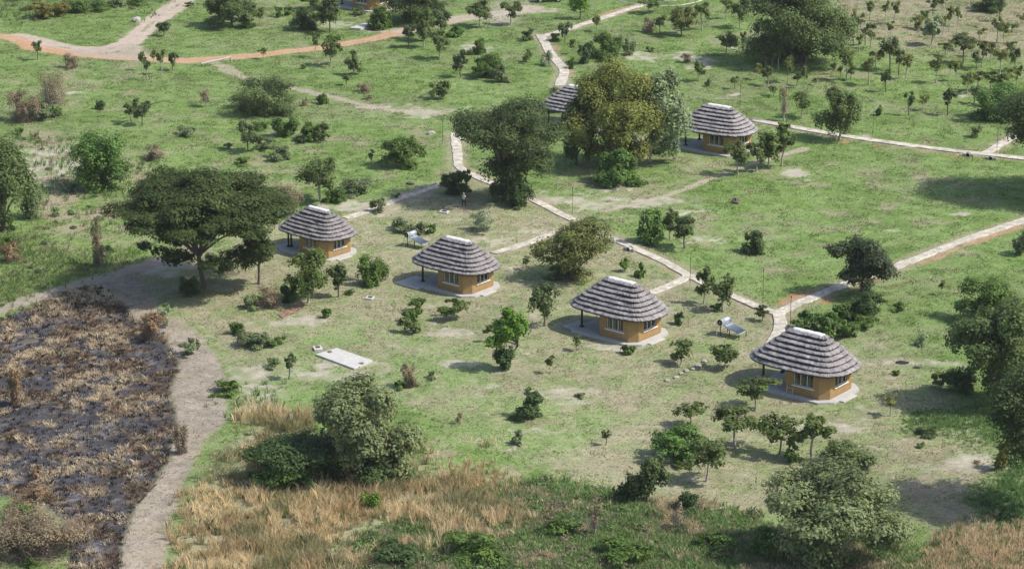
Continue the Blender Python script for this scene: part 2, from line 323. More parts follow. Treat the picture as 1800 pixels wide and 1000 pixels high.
def build_paths():
    m = bpy.data.materials.new('crazy paving'); m.use_nodes = True; n = m.node_tree; b = n.nodes['Principled BSDF']; b.inputs['Roughness'].default_value = .85
    tc = n.nodes.new('ShaderNodeTexCoord'); v = n.nodes.new('ShaderNodeTexVoronoi'); v.feature = 'DISTANCE_TO_EDGE'; v.inputs['Scale'].default_value = 2.2
    v2 = n.nodes.new('ShaderNodeTexVoronoi'); v2.inputs['Scale'].default_value = 2.2
    nz = n.nodes.new('ShaderNodeTexNoise'); nz.inputs['Scale'].default_value = 1.1; nz.inputs['Detail'].default_value = 8
    for q in (v, v2, nz): n.links.new(tc.outputs['Object'], q.inputs['Vector'])
    cr = n.nodes.new('ShaderNodeValToRGB'); cr.color_ramp.elements[0].color = (.34, .31, .26, 1); cr.color_ramp.elements[1].color = (.52, .475, .395, 1)
    cr.color_ramp.elements[1].position = .06; n.links.new(v.outputs[0], cr.inputs[0])
    sx = n.nodes.new('ShaderNodeSeparateColor'); n.links.new(v2.outputs['Color'], sx.inputs[0])
    mr = n.nodes.new('ShaderNodeMapRange'); mr.inputs[3].default_value = .82; mr.inputs[4].default_value = 1.15; n.links.new(sx.outputs[0], mr.inputs[0])
    mr2 = n.nodes.new('ShaderNodeMapRange'); mr2.inputs[1].default_value = .3; mr2.inputs[2].default_value = .7; mr2.inputs[3].default_value = .66; mr2.inputs[4].default_value = 1.2; n.links.new(nz.outputs[0], mr2.inputs[0])
    mu = n.nodes.new('ShaderNodeMath'); mu.operation = 'MULTIPLY'; n.links.new(mr.outputs[0], mu.inputs[0]); n.links.new(mr2.outputs[0], mu.inputs[1])
    vm = n.nodes.new('ShaderNodeVectorMath'); vm.operation = 'SCALE'; n.links.new(cr.outputs[0], vm.inputs[0]); n.links.new(mu.outputs[0], vm.inputs['Scale']); n.links.new(vm.outputs[0], b.inputs['Base Color'])
    bp = n.nodes.new('ShaderNodeBump'); bp.inputs['Distance'].default_value = .03; n.links.new(v.outputs[0], bp.inputs['Height']); n.links.new(bp.outputs[0], b.inputs['Normal'])
    rnd = random.Random(3)
    for i, (nm, pts, w) in enumerate(PATHS):
        P = [Vector(gp(*p)) for p in pts]; Q = []
        for a, c in zip(P[:-1], P[1:]):
            k = max(2, int((c-a).length/1.2)); Q += [a.lerp(c, j/k) for j in range(k)]
        Q.append(P[-1])
        for it in range(2):
            Q = [Q[0]]+[(Q[j-1]+Q[j]*2+Q[j+1])/4 for j in range(1, len(Q)-1)]+[Q[-1]]
        z = .075+i*.005; vs = []; fs = []
        for j, q in enumerate(Q):
            d = (Q[min(j+1, len(Q)-1)]-Q[max(j-1, 0)]).normalized(); nn = Vector((-d.y, d.x))
            h = w/2
            for s, zz in ((-1, -.05), (-1, z), (1, z), (1, -.05)):
                p = q+nn*s*(h+rnd.uniform(-.10, .07)+(.02 if zz < 0 else 0)); vs.append((p.x, p.y, zz))
        for j in range(len(Q)-1):
            for k in range(3): fs.append((j*4+k, j*4+k+1, j*4+k+5, j*4+k+4))
        fs += [(0, 1, 2, 3), tuple(len(vs)-4+k for k in (3, 2, 1, 0))]
        tag(meshobj('path', vs, fs, m), kind='structure')
build_paths()
# ------------------------------------------------------------------ huts
def thatch_mat():
    m = bpy.data.materials.new('thatch'); m.use_nodes = True; n = m.node_tree; b = n.nodes['Principled BSDF']
    b.inputs['Roughness'].default_value = .95; b.inputs['Specular IOR Level'].default_value = .1
    uv = n.nodes.new('ShaderNodeUVMap'); uv.uv_map = 'UVMap'
    mp = n.nodes.new('ShaderNodeMapping'); mp.inputs['Scale'].default_value = (4.5, .7, 1); n.links.new(uv.outputs[0], mp.inputs[0])
    nz = n.nodes.new('ShaderNodeTexNoise'); nz.inputs['Scale'].default_value = 1; nz.inputs['Detail'].default_value = 5; nz.inputs['Roughness'].default_value = .75
    n.links.new(mp.outputs[0], nz.inputs['Vector'])
    tc = n.nodes.new('ShaderNodeTexCoord'); n2 = n.nodes.new('ShaderNodeTexNoise'); n2.inputs['Scale'].default_value = 1.3; n2.inputs['Detail'].default_value = 6
    n.links.new(tc.outputs['Object'], n2.inputs['Vector'])
    cr = n.nodes.new('ShaderNodeValToRGB'); e = cr.color_ramp.elements
    e[0].position = .3; e[0].color = (.095, .090, .092, 1); e[1].position = .70; e[1].color = (.44, .405, .395, 1)
    e.new(.5).color = (.29, .268, .266, 1)
    n.links.new(nz.outputs[0], cr.inputs[0])
    mr = n.nodes.new('ShaderNodeMapRange'); mr.inputs[1].default_value = .3; mr.inputs[2].default_value = .7; mr.inputs[3].default_value = .72; mr.inputs[4].default_value = 1.22
    n.links.new(n2.outputs[0], mr.inputs[0])
    vm = n.nodes.new('ShaderNodeVectorMath'); vm.operation = 'SCALE'; n.links.new(cr.outputs[0], vm.inputs[0]); oi = n.nodes.new('ShaderNodeObjectInfo'); orr = n.nodes.new('ShaderNodeMapRange'); orr.inputs[3].default_value = .86; orr.inputs[4].default_value = 1.12; n.links.new(oi.outputs['Random'], orr.inputs[0])
    om = n.nodes.new('ShaderNodeMath'); om.operation = 'MULTIPLY'; n.links.new(mr.outputs[0], om.inputs[0]); n.links.new(orr.outputs[0], om.inputs[1]); n.links.new(om.outputs[0], vm.inputs['Scale'])
    n.links.new(vm.outputs[0], b.inputs['Base Color'])
    bp = n.nodes.new('ShaderNodeBump'); bp.inputs['Distance'].default_value = .09; n.links.new(nz.outputs[0], bp.inputs['Height']); n.links.new(bp.outputs[0], b.inputs['Normal'])
    return m
M_THATCH = thatch_mat()
M_EDGE = mat('shade-darkened thatch ends', (.045, .038, .037), .95, bump=.03, scale=14, var=.5)  # near-black step faces and eave underside: shadow under each layer painted in
M_WALL = mat('ochre plaster', (.335, .213, .088), .9, bump=.004, scale=1.6, var=.16)
n = M_WALL.node_tree; b_ = n.nodes['Principled BSDF']; tc = n.nodes['Texture Coordinate']; src = b_.inputs['Base Color'].links[0].from_socket   # rain splash and soil stains
sx = n.nodes.new('ShaderNodeSeparateXYZ'); n.links.new(tc.outputs['Object'], sx.inputs[0]); nz = n.nodes.new('ShaderNodeTexNoise'); nz.inputs['Scale'].default_value = 2.6; nz.inputs['Detail'].default_value = 7
mp = n.nodes.new('ShaderNodeMapping'); mp.inputs['Scale'].default_value = (1, 1, .35); n.links.new(tc.outputs['Object'], mp.inputs[0]); n.links.new(mp.outputs[0], nz.inputs['Vector'])
ma = n.nodes.new('ShaderNodeMath'); ma.operation = 'MULTIPLY_ADD'; ma.inputs[1].default_value = 1.5; ma.inputs[2].default_value = -.35; n.links.new(nz.outputs[0], ma.inputs[0])
sb = n.nodes.new('ShaderNodeMath'); sb.operation = 'SUBTRACT'; n.links.new(ma.outputs[0], sb.inputs[0]); n.links.new(sx.outputs[2], sb.inputs[1])
mr = n.nodes.new('ShaderNodeMapRange'); mr.inputs[1].default_value = -.35; mr.inputs[2].default_value = .25; mr.inputs[3].default_value = 0; mr.inputs[4].default_value = .5; n.links.new(sb.outputs[0], mr.inputs[0])
mxr = n.nodes.new('ShaderNodeMixRGB'); mxr.inputs[2].default_value = (.22, .155, .10, 1); n.links.new(mr.outputs[0], mxr.inputs[0]); n.links.new(src, mxr.inputs[1]); n.links.new(mxr.outputs[0], b_.inputs['Base Color'])
M_WHITE = mat('white plaster', (.74, .72, .68), .8, bump=.004, scale=5, var=.08)
M_CAP = mat('ridge mortar', (.72, .71, .68), .9, bump=.01, scale=3, var=.14)
M_CONC = mat('concrete', (.43, .42, .40), .85, bump=.006, scale=2.2, var=.15)
M_CONC2 = mat('pale concrete', (.47, .46, .43), .85, bump=.006, scale=2.5, var=.15)
M_POST = mat('creosoted timber', (.030, .020, .016), .8, scale=6, var=.3)
M_DOOR = mat('brown door', (.11, .05, .025), .6, var=.2)
M_CURT = mat('pale curtain', (.42, .38, .36), .9, var=.15)
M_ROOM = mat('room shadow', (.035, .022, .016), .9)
M_STEEL = mat('galvanised tank', (.68, .69, .72), .28, metal=.6, spec=.5, var=.05)
M_BLACK = mat('black plastic', (.012, .013, .016), .4)
M_LEG = mat('dark steel', (.05, .045, .04), .6)
M_FRAME = mat('aluminium frame', (.55, .57, .56), .35, metal=.6)
M_ROCK = mat('rock', (.36, .33, .29), .9, bump=.03, scale=3, var=.3)
M_CHAR = mat('charcoal', (.02, .02, .021), .95, bump=.02, scale=9, var=.4)
g = bpy.data.materials.new('glass'); g.use_nodes = True; n = g.node_tree
tr = n.nodes.new('ShaderNodeBsdfTransparent'); tr.inputs[0].default_value = (.7, .74, .74, 1); gl = n.nodes.new('ShaderNodeBsdfGlossy'); gl.inputs['Roughness'].default_value = .05
mx = n.nodes.new('ShaderNodeMixShader'); mx.inputs[0].default_value = .07; n.links.new(tr.outputs[0], mx.inputs[1]); n.links.new(gl.outputs[0], mx.inputs[2]); n.links.new(mx.outputs[0], n.nodes['Material Output'].inputs[0])
M_GLASS = g
M_PANEL = mat('solar tubes', (.15, .19, .25), .3, spec=.9, scale=3)

OX, OY = -3.2, 2.6     # the roof centre in wall-corner coordinates
RO = (-.20, .14, 0)
def roof_mesh(parent, seed=0):
    rnd = random.Random(seed); N = 8; K = 168; ZT, ZE = 5.26, 2.60; step = .215
    A, B, R = 4.85, 3.25, 1.5
    def ring(t, k, off=0):
        ux, uy = math.cos(2*math.pi*k/K), math.sin(2*math.pi*k/K); e = 2.0/(2.0+1.1*(1-abs(2*t-1))+.55)
        bx = (R*(1-t)+ (A-B)*.85*t); r = .16+(B-.16)*t + off
        sx = math.copysign(abs(ux)**e, ux); sy = math.copysign(abs(uy)**e, uy)
        x = sx*r*(1+.13*t) + bx*max(-1, min(1, ux*2.1)) + .45*(1-t) + .20*t; return x, sy*r
    ts = [0]+[((i+1)/N)**.97 + (rnd.uniform(-.012, .012) if i < N-1 else 0) for i in range(N)]
    fall = (ZT-ZE-step*(N-1))/1.0
    V = []; F = []; UV = []; matid = []
    def zprof(t): return ZT - (fall*t)
    topz = [0]*(N+1)
    jit = [[0]*K for _ in range(N)]; jz = [[0]*K for _ in range(N)]
    for i in range(N):
        ph = [rnd.uniform(0, 6.28) for _ in range(5)]; am = rnd.uniform(.6, 1.2)
        for k in range(K):
            a = 2*math.pi*k/K
            low = sum(math.sin(a*q+ph[j])/(1+j*.6) for j, q in enumerate((3, 7, 13, 22, 31)))*.03*am
            jit[i][k] = low + rnd.uniform(-.035, .035); jz[i][k] = low*1.3 + rnd.uniform(-.03, .03)
    for i in range(N):
        t0 = ts[i]*.97 if i else 0.0; t1 = ts[i+1]; drop = step*i
        base = len(V)
        rows = []
        z0 = zprof(t0) - drop + (0 if i == 0 else .0); z1 = zprof(t1) - drop
        for (t, z, off, wt) in ((t0, z0, -.06 if i else 0, 0), ((t0+t1)/2, (z0+z1)/2+.05, .0, .3), (t1*.985+t0*.015, z1+.015, .03, .85), (t1, z1-.05, .05, 1), (t1, z1-step*.85, .0, .9), (t1*.97, z1-step-.06, -.14, .6)):
            row = []
            for k in range(K):
                x, y = ring(t, k, off + jit[i][k]*wt); row.append(len(V)); V.append((x, y, z+jz[i][k]*wt))
            rows.append(row)
        for r in range(len(rows)-1):
            for k in range(K):
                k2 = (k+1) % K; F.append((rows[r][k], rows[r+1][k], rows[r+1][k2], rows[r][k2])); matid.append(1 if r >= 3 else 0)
                UV.append([(k*.16, r*.5+i*7), (k*.16, r*.5+.5+i*7), ((k+1)*.16, r*.5+.5+i*7), ((k+1)*.16, r*.5+i*7)])
        if i == 0:
            F.append(tuple(reversed(rows[0]))); matid.append(0); UV.append([(0, 0)]*K)
        if i == N-1:       # underside
            c = len(V)
            for k in range(K):
                x, y = ring(.45, k); V.append((x, y, 3.5))
            for k in range(K):
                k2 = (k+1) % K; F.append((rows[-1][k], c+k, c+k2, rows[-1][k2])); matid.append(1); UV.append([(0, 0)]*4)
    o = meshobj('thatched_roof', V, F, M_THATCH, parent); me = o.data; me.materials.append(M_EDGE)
    ul = me.uv_layers.new(name='UVMap'); li = 0
    for p, q, mi in zip(me.polygons, UV, matid):
        p.material_index = mi
        for j in range(len(q)): ul.data[p.loop_start+j].uv = q[j]
    # stray straw hanging at every step edge
    rs = np.random.RandomState(seed+5); SV = []
    for i in range(N):
        drop = step*i; z1 = zprof(ts[i+1])-drop
        cnt = int(260*(.25+ts[i+1])*2.2)
        for q in range(cnt):
            kk = rs.randint(K); x, y = ring(ts[i+1], kk, .02+jit[i][kk]); x2, y2 = ring(ts[i+1], kk, .02+jit[i][kk]+rs.uniform(.03, .10)); x0, y0 = ring(ts[i+1], kk+.18, .02+jit[i][kk])
            zt = z1+jz[i][kk]; L1 = rs.uniform(.03, .12)
            SV += [(x, y, zt), (x0, y0, zt), (x2, y2, zt-L1)]
    npmesh('straw_fringe', np.array(SV), 3, M_THATCH, o)
    o.location = RO
    # ridge cap
    V = []; F = []; n = 13; K2 = 9
    for j in range(n):
        x = -1.1+3.15*j/(n-1); s = .30+.03*math.sin(j*2.1)
        for k in range(K2):
            a = math.pi*k/(K2-1); V.append((x+.0, math.cos(a)*s*1.12, ZT-.10+math.sin(a)*.26+.015*math.sin(j*1.7+seed)))
    for j in range(n-1):
        for k in range(K2-1): F.append((j*K2+k, j*K2+k+1, (j+1)*K2+k+1, (j+1)*K2+k))
    F += [tuple(range(K2-1, -1, -1)), tuple((n-1)*K2+k for k in range(K2))]
    meshobj('ridge_cap', V, F, M_CAP, parent, True).location = RO
    k = MB(); k.tube([(1.85, 0, ZT-.14), (2.25, 0, ZT-.17), (2.5, 0, ZT-.45)], [.26, .25, .15], 10); k.build('ridge_end', M_THATCH, parent, True).location = RO
    k = MB(); k.tube([(-1.2, 0, ZT-.16), (-1.5, 0, ZT-.3), (-1.65, 0, ZT-.55)], [.24, .2, .12], 10); k.build('ridge_end', M_THATCH, parent, True).location = RO

def facet(mb, p0, p1, z0, z1, hole=None, depth=.16):
    """outer wall sheet from p0 to p1 with an optional hole (a, b, za, zb) measured along it"""
    p0 = Vector(p0); p1 = Vector(p1); d = (p1-p0); Ln = d.length; d.normalize(); nn = Vector((d.y, -d.x)); 
    P = lambda a, z, o=0: (p0.x+d.x*a-nn.x*o, p0.y+d.y*a-nn.y*o, z)
    if not hole: mb.add([P(0, z0), P(Ln, z0), P(Ln, z1), P(0, z1)], [(0, 1, 2, 3)]); return
    a, b, za, zb = hole
    for q in ((0, a, z0, z1), (b, Ln, z0, z1), (a, b, z0, za), (a, b, zb, z1)):
        mb.add([P(q[0], q[2]), P(q[1], q[2]), P(q[1], q[3]), P(q[0], q[3])], [(0, 1, 2, 3)])
    mb.add([P(a, za), P(b, za), P(b, zb), P(a, zb), P(a, za, depth), P(b, za, depth), P(b, zb, depth), P(a, zb, depth)], [(0, 1, 5, 4), (1, 2, 6, 5), (2, 3, 7, 6), (3, 0, 4, 7)])
def window(parent, p0, p1, a, b, za, zb, nl=3):
    p0 = Vector(p0); p1 = Vector(p1); d = (p1-p0).normalized(); nn = Vector((d.y, -d.x))
    M = Matrix(((d.x, nn.x, 0, p0.x-nn.x*.16), (d.y, nn.y, 0, p0.y-nn.y*.16), (0, 0, 1, 0), (0, 0, 0, 1)))
    f = MB(); t = .055
    f.obox(M, a, a+t, 0, .06, za, zb); f.obox(M, b-t, b, 0, .06, za, zb); f.obox(M, a+t, b-t, 0, .06, za, za+t); f.obox(M, a+t, b-t, 0, .06, zb-t, zb)
    for j in range(1, nl):
        x = a+(b-a)*j/nl; f.obox(M, x-.03, x+.03, .0, .06, za+t, zb-t)
    fr = f.build('window', M_WHITE, parent)
    g = MB(); g.obox(M, a+t, b-t, .022, .028, za+t, zb-t); g.build('pane', M_GLASS, fr)
    c = MB(); rnd = random.Random(int(a*100+p0.x*10))
    for j in range(nl):
        x0 = a+(b-a)*j/nl+.08; wv = .10+.14*rnd.random(); c.obox(M, x0, x0+wv, -.10, -.08, za+.02, zb-.02)
    c.build('curtain', M_CURT, fr)
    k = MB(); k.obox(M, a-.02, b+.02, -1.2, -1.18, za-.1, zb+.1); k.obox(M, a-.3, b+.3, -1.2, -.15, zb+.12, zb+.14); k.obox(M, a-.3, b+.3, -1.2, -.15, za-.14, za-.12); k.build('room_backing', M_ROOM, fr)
    s = MB(); s.obox(M, a-.16, b+.16, -.01, .28, za-.10, za-.003); s.build('window_sill', M_WHITE, parent, bevel=.012)

def hut(x, y, k, yaw, label, seed, posts=1, pad=1):
    gx, gy = gp(x, y); yw = math.radians(-yaw); ca, sa = math.cos(yw), math.sin(yw)
    cx, cy = -OX, -OY      # wall corner in hut coordinates
    s = k*1.0
    root = empty('thatched_hut', gx-(ca*cx-sa*cy)*s, gy-(sa*cx+ca*cy)*s, 0, yw, s)
    tag(root, label, 'hut', 'round-ended thatched guest huts')
    T = lambda u, v: (u-OX, v-OY)
    wb = MB(); Z1 = 2.72
    C = [T(-3.5, 0), T(0, 0), T(.72, .72), T(.72, 4.43), T(0, 5.15), T(-3.5, 5.15)]
    facet(wb, C[0], C[1], .2, Z1, (.85, 2.85, 1.12, 2.32)); facet(wb, C[1], C[2], .2, Z1); facet(wb, C[2], C[3], .2, Z1, (.85, 2.85, 1.12, 2.32)); facet(wb, C[3], C[4], .2, Z1)
    facet(wb, C[4], C[5], .2, Z1, (.85, 2.85, 1.12, 2.32)); facet(wb, C[5], C[0], .2, Z1, (1.9, 2.95, .22, 2.3))
    wall = wb.build('wall', M_WALL, root)
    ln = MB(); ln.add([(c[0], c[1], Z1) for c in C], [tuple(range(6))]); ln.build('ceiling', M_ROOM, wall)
    window(root, C[0], C[1], .85, 2.85, 1.12, 2.32); window(root, C[2], C[3], .85, 2.85, 1.12, 2.32); window(root, C[4], C[5], .85, 2.85, 1.12, 2.32)
    d = MB(); u, v = T(-3.5, 5.15); d.box(u+.1, u+.15, v-2.95, v-1.9, .22, 2.3); dr = d.build('door', M_DOOR, root)
    h = MB(); h.tube([(u+.06, v-2.8, 1.15), (u-.02, v-2.8, 1.15), (u-.02, v-2.68, 1.15)], .015, 6); h.build('handle', M_STEEL, dr)
    sl = MB(); sl.prism([T(*p) for p in ((-6.5, -.62), (.28, -.62), (1.38, .42), (1.38, 4.75), (.28, 5.8), (-6.3, 5.8), (-6.95, 5.2), (-6.95, -.15))], -.1, .2)
    sl.build('floor_slab', M_CONC, root, bevel=.02)
    ap = MB(); ap.prism([T(*p) for p in ((1.39, 1.3), (1.85, 1.3), (1.85, 3.6), (1.39, 3.6))], -.1, .11); ap.build('apron_step', M_CONC2, root, bevel=.02)
    if pad:
        if pad == 2: pl = ((-8.9, -1.1), (-5.3, -1.35), (-5.4, -.63), (-6.5, -.64), (-6.97, -.15), (-6.97, 2.2), (-8.6, 2.4))
        else: pl = ((-8.3, .2), (-6.97, -.0), (-6.97, 2.2), (-8.1, 2.6))
        p_ = MB(); p_.prism([T(*p) for p in pl], -.1, .08); p_.build('entrance_pad', M_CONC2 if pad == 2 else M_CONC, root, bevel=.02)
    for (pu, pv) in ([(-6.45, .95), (-6.45, 4.25)] + ([(-6.28, 1.25)] if posts == 2 else [])):
        q = MB(); a, b = T(pu, pv); q.tube([(a, b, .2), (a, b, 2.85)], [.115, .10], 10); q.build('veranda_post', M_POST, root, True)
        q = MB(); q.box(a-.17, a+.17, b-.17, b+.17, .2, .34); q.build('post_foot', M_POST, root)
    bm_ = MB(); a, b = T(-6.45, .2); bm_.tube([(a, b, 2.66), (a, b+4.8, 2.66)], .08, 8); bm_.tube([(a, b+.75, 2.7), (a+3, b+.75, 2.7)], .07, 8); bm_.build('eave_beam', M_POST, root)
    roof_mesh(root, seed)
    return root
hut(1438.8, 707.2, 1.0, 38, 'nearest thatched ochre hut with a white folding rack on its porch, lower right', 4)
hut(1104, 605.7, .975, 39.5, 'thatched ochre hut between the round open tree and the free-standing solar heater', 3)
hut(813.8, 520.7, .925, 38, 'thatched ochre hut with pale paved entrance pad and solar heater behind its roof', 2, 1, 2)
hut(563, 457.6, .875, 41.5, 'thatched ochre hut right beside the big flat-topped acacia', 1, 2)
hut(1279, 275, 1.0, 34.5, 'thatched ochre hut standing on bright grass right of the silver tree, far right', 5)
hut(1029, 234, .95, 35, 'thatched hut mostly hidden behind the tall olive-coloured tree', 6)
hut(650, 21, 1.0, 38, 'dark brown-walled hut cut off by the top edge behind bushes', 7)
hut(1168, 1, 1.1, 32, 'hut cut off by the top edge where the pale path ends', 8)

# hut cut by the top edge: curved kerb round it
kr = MB(); P = [(1078, -2), (1095, 4), (1125, 9), (1160, 11), (1195, 10), (1222, 5), (1240, -1)]
kr.tube([(*gp(*p), .0) for p in P], .10, 6); tag(kr.build('kerb', M_CONC2, None), 'curved pale kerb in front of the topmost right hut', 'kerb')

# ------------------------------------------------------------------ solar water heaters
def heater(x, y, s, label):
    gx, gy = gp(x, y); r = empty('solar_water_heater', gx, gy, 0, math.radians(-38), s); tag(r, label, 'solar heater', 'solar water heaters on stands')
    # local: x = downhill (towards the lower corner), y = along the tank; origin at the near lower leg foot
    W = 1.30; Lh = 1.95; zl = .58; zu = 1.12
    th = math.atan2(zu-zl, Lh); M = Matrix.Translation((0, 0, zl)) @ Matrix.Rotation(th, 4, 'Y')
    p = MB(); p.obox(M, -2.02, 0, .0, W, -.05, .0); pn = p.build('collector_frame', M_FRAME, r, bevel=.01)
    t = MB()
    for i in range(14):
        y0 = .075+i*(W-.15)/13; t.tube([M @ Vector((-1.95, y0, .03)), M @ Vector((-.07, y0, .03))], .034, 7)
    t.build('collector_tubes', M_PANEL, pn, True)
    tk = MB(); cz = 1.36; tk.tube([(-2.12, -.12, cz), (-2.12, 1.40, cz)], .27, 22); tk.build('tank', M_STEEL, r, True)
    c = MB(); c.tube([(-2.12, -.135, cz), (-2.12, -.115, cz)], .285, 22); c.tube([(-2.12, 1.395, cz), (-2.12, 1.42, cz)], .285, 22); cp = c.build('end_cap', M_BLACK, r)
    c = MB(); c.tube([(-2.12, -.15, cz-.02), (-2.12, -.134, cz-.02)], .06, 12); c.build('valve', M_WHITE, cp)
    for (a, b, z) in ((0, .03, zl), (0, W-.03, zl), (-2.12, .03, 1.12), (-2.12, W-.03, 1.12), (-1.1, .03, .86), (-1.1, W-.03, .86)):
        q = MB(); q.box(a-.03, a+.03, b-.03, b+.03, 0, z-.03); q.build('leg', M_LEG, r)
    b = MB(); b.tube([(-2.1, .03, .35), (-1.1, .03, .8)], .02, 5); b.tube([(-2.1, W-.03, .35), (-1.1, W-.03, .8)], .02, 5); b.tube([(-2.1, .03, .5), (-2.1, W-.03, .5)], .02, 5); b.build('brace', M_LEG, r)
    b = MB(); b.tube([(-2.45, -.1, 1.3), (-2.5, -.1, .6), (-2.5, -.1, 0)], .025, 6); b.tube([(-2.3, -.25, 1.25), (-2.35, -.25, .5), (-2.35, -.3, 0)], .025, 6); b.build('water_pipe', M_WHITE, r)
heater(1298.6, 597.8, 1.0, 'solar water heater standing on open lawn above the nearest hut')
heater(741.5, 439.5, .95, 'solar water heater partly behind the thatched roof with the paved pad')

# ------------------------------------------------------------------ concrete covers, stones, posts
def slab(name, quad, h, label, m=M_CONC2, cat='concrete slab', hatches=(), group=None):
    P = [gp(*q) for q in quad]; cx = sum(p[0] for p in P)/4; cy = sum(p[1] for p in P)/4
    r = empty(name, cx, cy); tag(r, label, cat, group)
    b = MB(); b.prism([(p[0]-cx, p[1]-cy) for p in P], -.05, h); b.build('slab_top', m, r, bevel=.015)
    for q in hatches:
        Q = [gp(*c) for c in q]; z = h
        b = MB(); b.prism([(p[0]-cx, p[1]-cy) for p in Q], z-.01, z+.03); b.build('hatch', M_LEG if name != 'septic_tank_cover' else mat('hatch', (.12, .12, .12), .7), r)
slab('septic_tank_cover', [(554.5, 625), (622, 650), (655, 635.5), (592, 614)], .16, 'long white concrete tank cover lying in the grass, two small dark hatches', hatches=[[(574, 621), (579, 623.5), (585, 621), (580, 618.8)], [(630, 641), (636, 643.5), (641, 641.5), (636, 639.5)]])
CG = 'small square concrete inspection covers'
slab('inspection_cover', [(549.5, 611.5), (553, 617.5), (568, 616.5), (564.5, 610)], .18, 'small white inspection cover touching the long tank cover', M_CONC2, 'drain cover', [[(554.5, 612), (555.5, 614.8), (563, 614.4), (562, 611.5)]], CG)
slab('inspection_cover', [(641, 526.5), (654, 528), (659, 523), (646, 521.5)], .15, 'small pale inspection cover between leafy bush and the paved hut pad', M_CONC2, 'drain cover', [[(646, 525.5), (653, 526.3), (655.5, 523.8), (648.5, 523)]], CG)
slab('inspection_cover', [(771, 374.5), (786, 376.5), (790, 372.5), (776, 370.5)], .15, 'small pale inspection cover just left of the standing person', M_CONC2, 'drain cover', [[(776, 374), (784, 375), (786, 372.8), (778, 372)]], CG)
slab('foundation_slab', [(614, 53), (634, 54.5), (664, 48), (640, 45)], .35, 'grey concrete slab on the grass below the topmost left hut')
def rock(x, y, s, label, name='stone', cat='stone', group=None, m=M_ROCK, seed=0, fl=.4):
    import bmesh
    bm = bmesh.new(); bmesh.ops.create_icosphere(bm, subdivisions=2, radius=1); r = random.Random(seed)
    for v in bm.verts:
        f = 1+r.uniform(-.22, .22); v.co = Vector((v.co.x*f*s, v.co.y*f*s*.8, v.co.z*f*s*fl))
    me = bpy.data.meshes.new(name); bm.to_mesh(me); bm.free(); me.materials.append(m)
    o = bpy.data.objects.new(name, me); COL.objects.link(o); gx, gy = gp(x, y); o.location = (gx, gy, s*fl*.5); o.rotation_euler[2] = r.uniform(0, 3); tag(o, label, cat, group)
ordn = ['lowest', 'second from bottom', 'third from bottom', 'fourth from bottom', 'fifth from bottom', 'sixth from bottom', 'uppermost']
for i, (x, y, s) in enumerate([(1173, 669, .28), (1188, 664, .3), (1197, 657, .27), (1207, 652, .32), (1217, 649, .3), (1228, 644, .42), (1238, 636, .33)]):
    rock(x, y, s, 'pale stepping stone, %s in the curving line on the lawn' % ordn[i], 'stepping_stone', 'stone', 'stepping stones on the lawn', seed=i)
rock(757, 236, .55, 'grey weathered rock lying on grass above the round bush', 'boulder', 'rock', seed=20, fl=.5)
rock(1586, 637, .6, 'black charcoal heap of an old fire on lawn', 'ash_heap', 'ash heap', m=M_CHAR, seed=22, fl=.05)
rock(1611, 646, .4, 'small black ash spot right of the larger charcoal heap', 'ash_heap', 'ash heap', m=M_CHAR, seed=23, fl=.05)
rock(1293, 357, .5, 'dark tree stump with leaves alone on the green lawn', 'tree_stump', 'stump', m=M_BARK, seed=24, fl=.8)
rock(240, 38, .9, 'pale rock beside the dirt track at upper left', 'boulder', 'rock', seed=25, fl=.5)
rock(722, 324, .5, 'low dark log lump on grass above the side path', 'log', 'log', m=M_BARK, seed=26, fl=.4)
# culverts under the path
for i, (x, y, lb) in enumerate([(1075, 425, 'upper grey culvert end under the path right of the round tree'), (1108, 440, 'lower grey culvert end under the path right of the round tree'),
        (1702, 274, 'left dark culvert mouth under the far right path'), (1742, 280, 'right dark culvert mouth under the far right path')]):
    gx, gy = gp(x, y); r = empty('culvert', gx, gy, 0, math.radians(-40 if i < 2 else -20)); tag(r, lb, 'culvert', 'culverts under the paths')
    b = MB()
    K = 14; 
    ring = lambda rr, yy: [(rr*math.cos(2*math.pi*k/K), yy, .16+rr*math.sin(2*math.pi*k/K)) for k in range(K)]
    vs = ring(.30, -.45)+ring(.22, -.45)+ring(.22, .1)+ring(.30, .1)
    b.add(vs, [(a*K+k, a*K+(k+1) % K, (a+1)*K+(k+1) % K, (a+1)*K+k) for a in range(3) for k in range(K)]); b.build('pipe', M_CONC, r)
    b = MB(); b.tube([(0, -.1, .16), (0, .08, .16)], .22, 12); b.build('pipe_opening', M_BLACK, r)
    for hx in (-.7, .31): b = MB(); b.box(hx, hx+.39, -.35, -.15, -.05, .3); b.build('headwall', M_ROCK, r, bevel=.03)
# lamp posts
for x, y, lb in [(1213, 503, 'thin dark post where the path bends right of the third hut'), (1341, 524, 'thin dark post on the lawn edge above the path fork'), (1389, 573, 'thin post beside the path fork behind the nearest hut'),
                 (1534, 238, 'thin dark post just above the far right path'), (1301, 190, 'thin dark post behind the far right hut roof'), (1752, 268, 'short post at the far right path junction'), (1006, 376, 'thin post by the sandy patch above the round tree'), (778, 253, 'thin post left of the big dark tree')]:
    gx, gy = gp(x, y); r = empty('garden_post', gx, gy); tag(r, lb, 'post', 'thin garden posts by the paths')
    b = MB(); b.tube([(0, 0, 0), (0, 0, 2.9)], .026, 6); b.build('pole', M_LEG, r)
    b = MB(); b.tube([(0, 0, 2.9), (0, 0, 3.05)], [.05, .07], 8); b.build('post_cap', M_LEG, r)
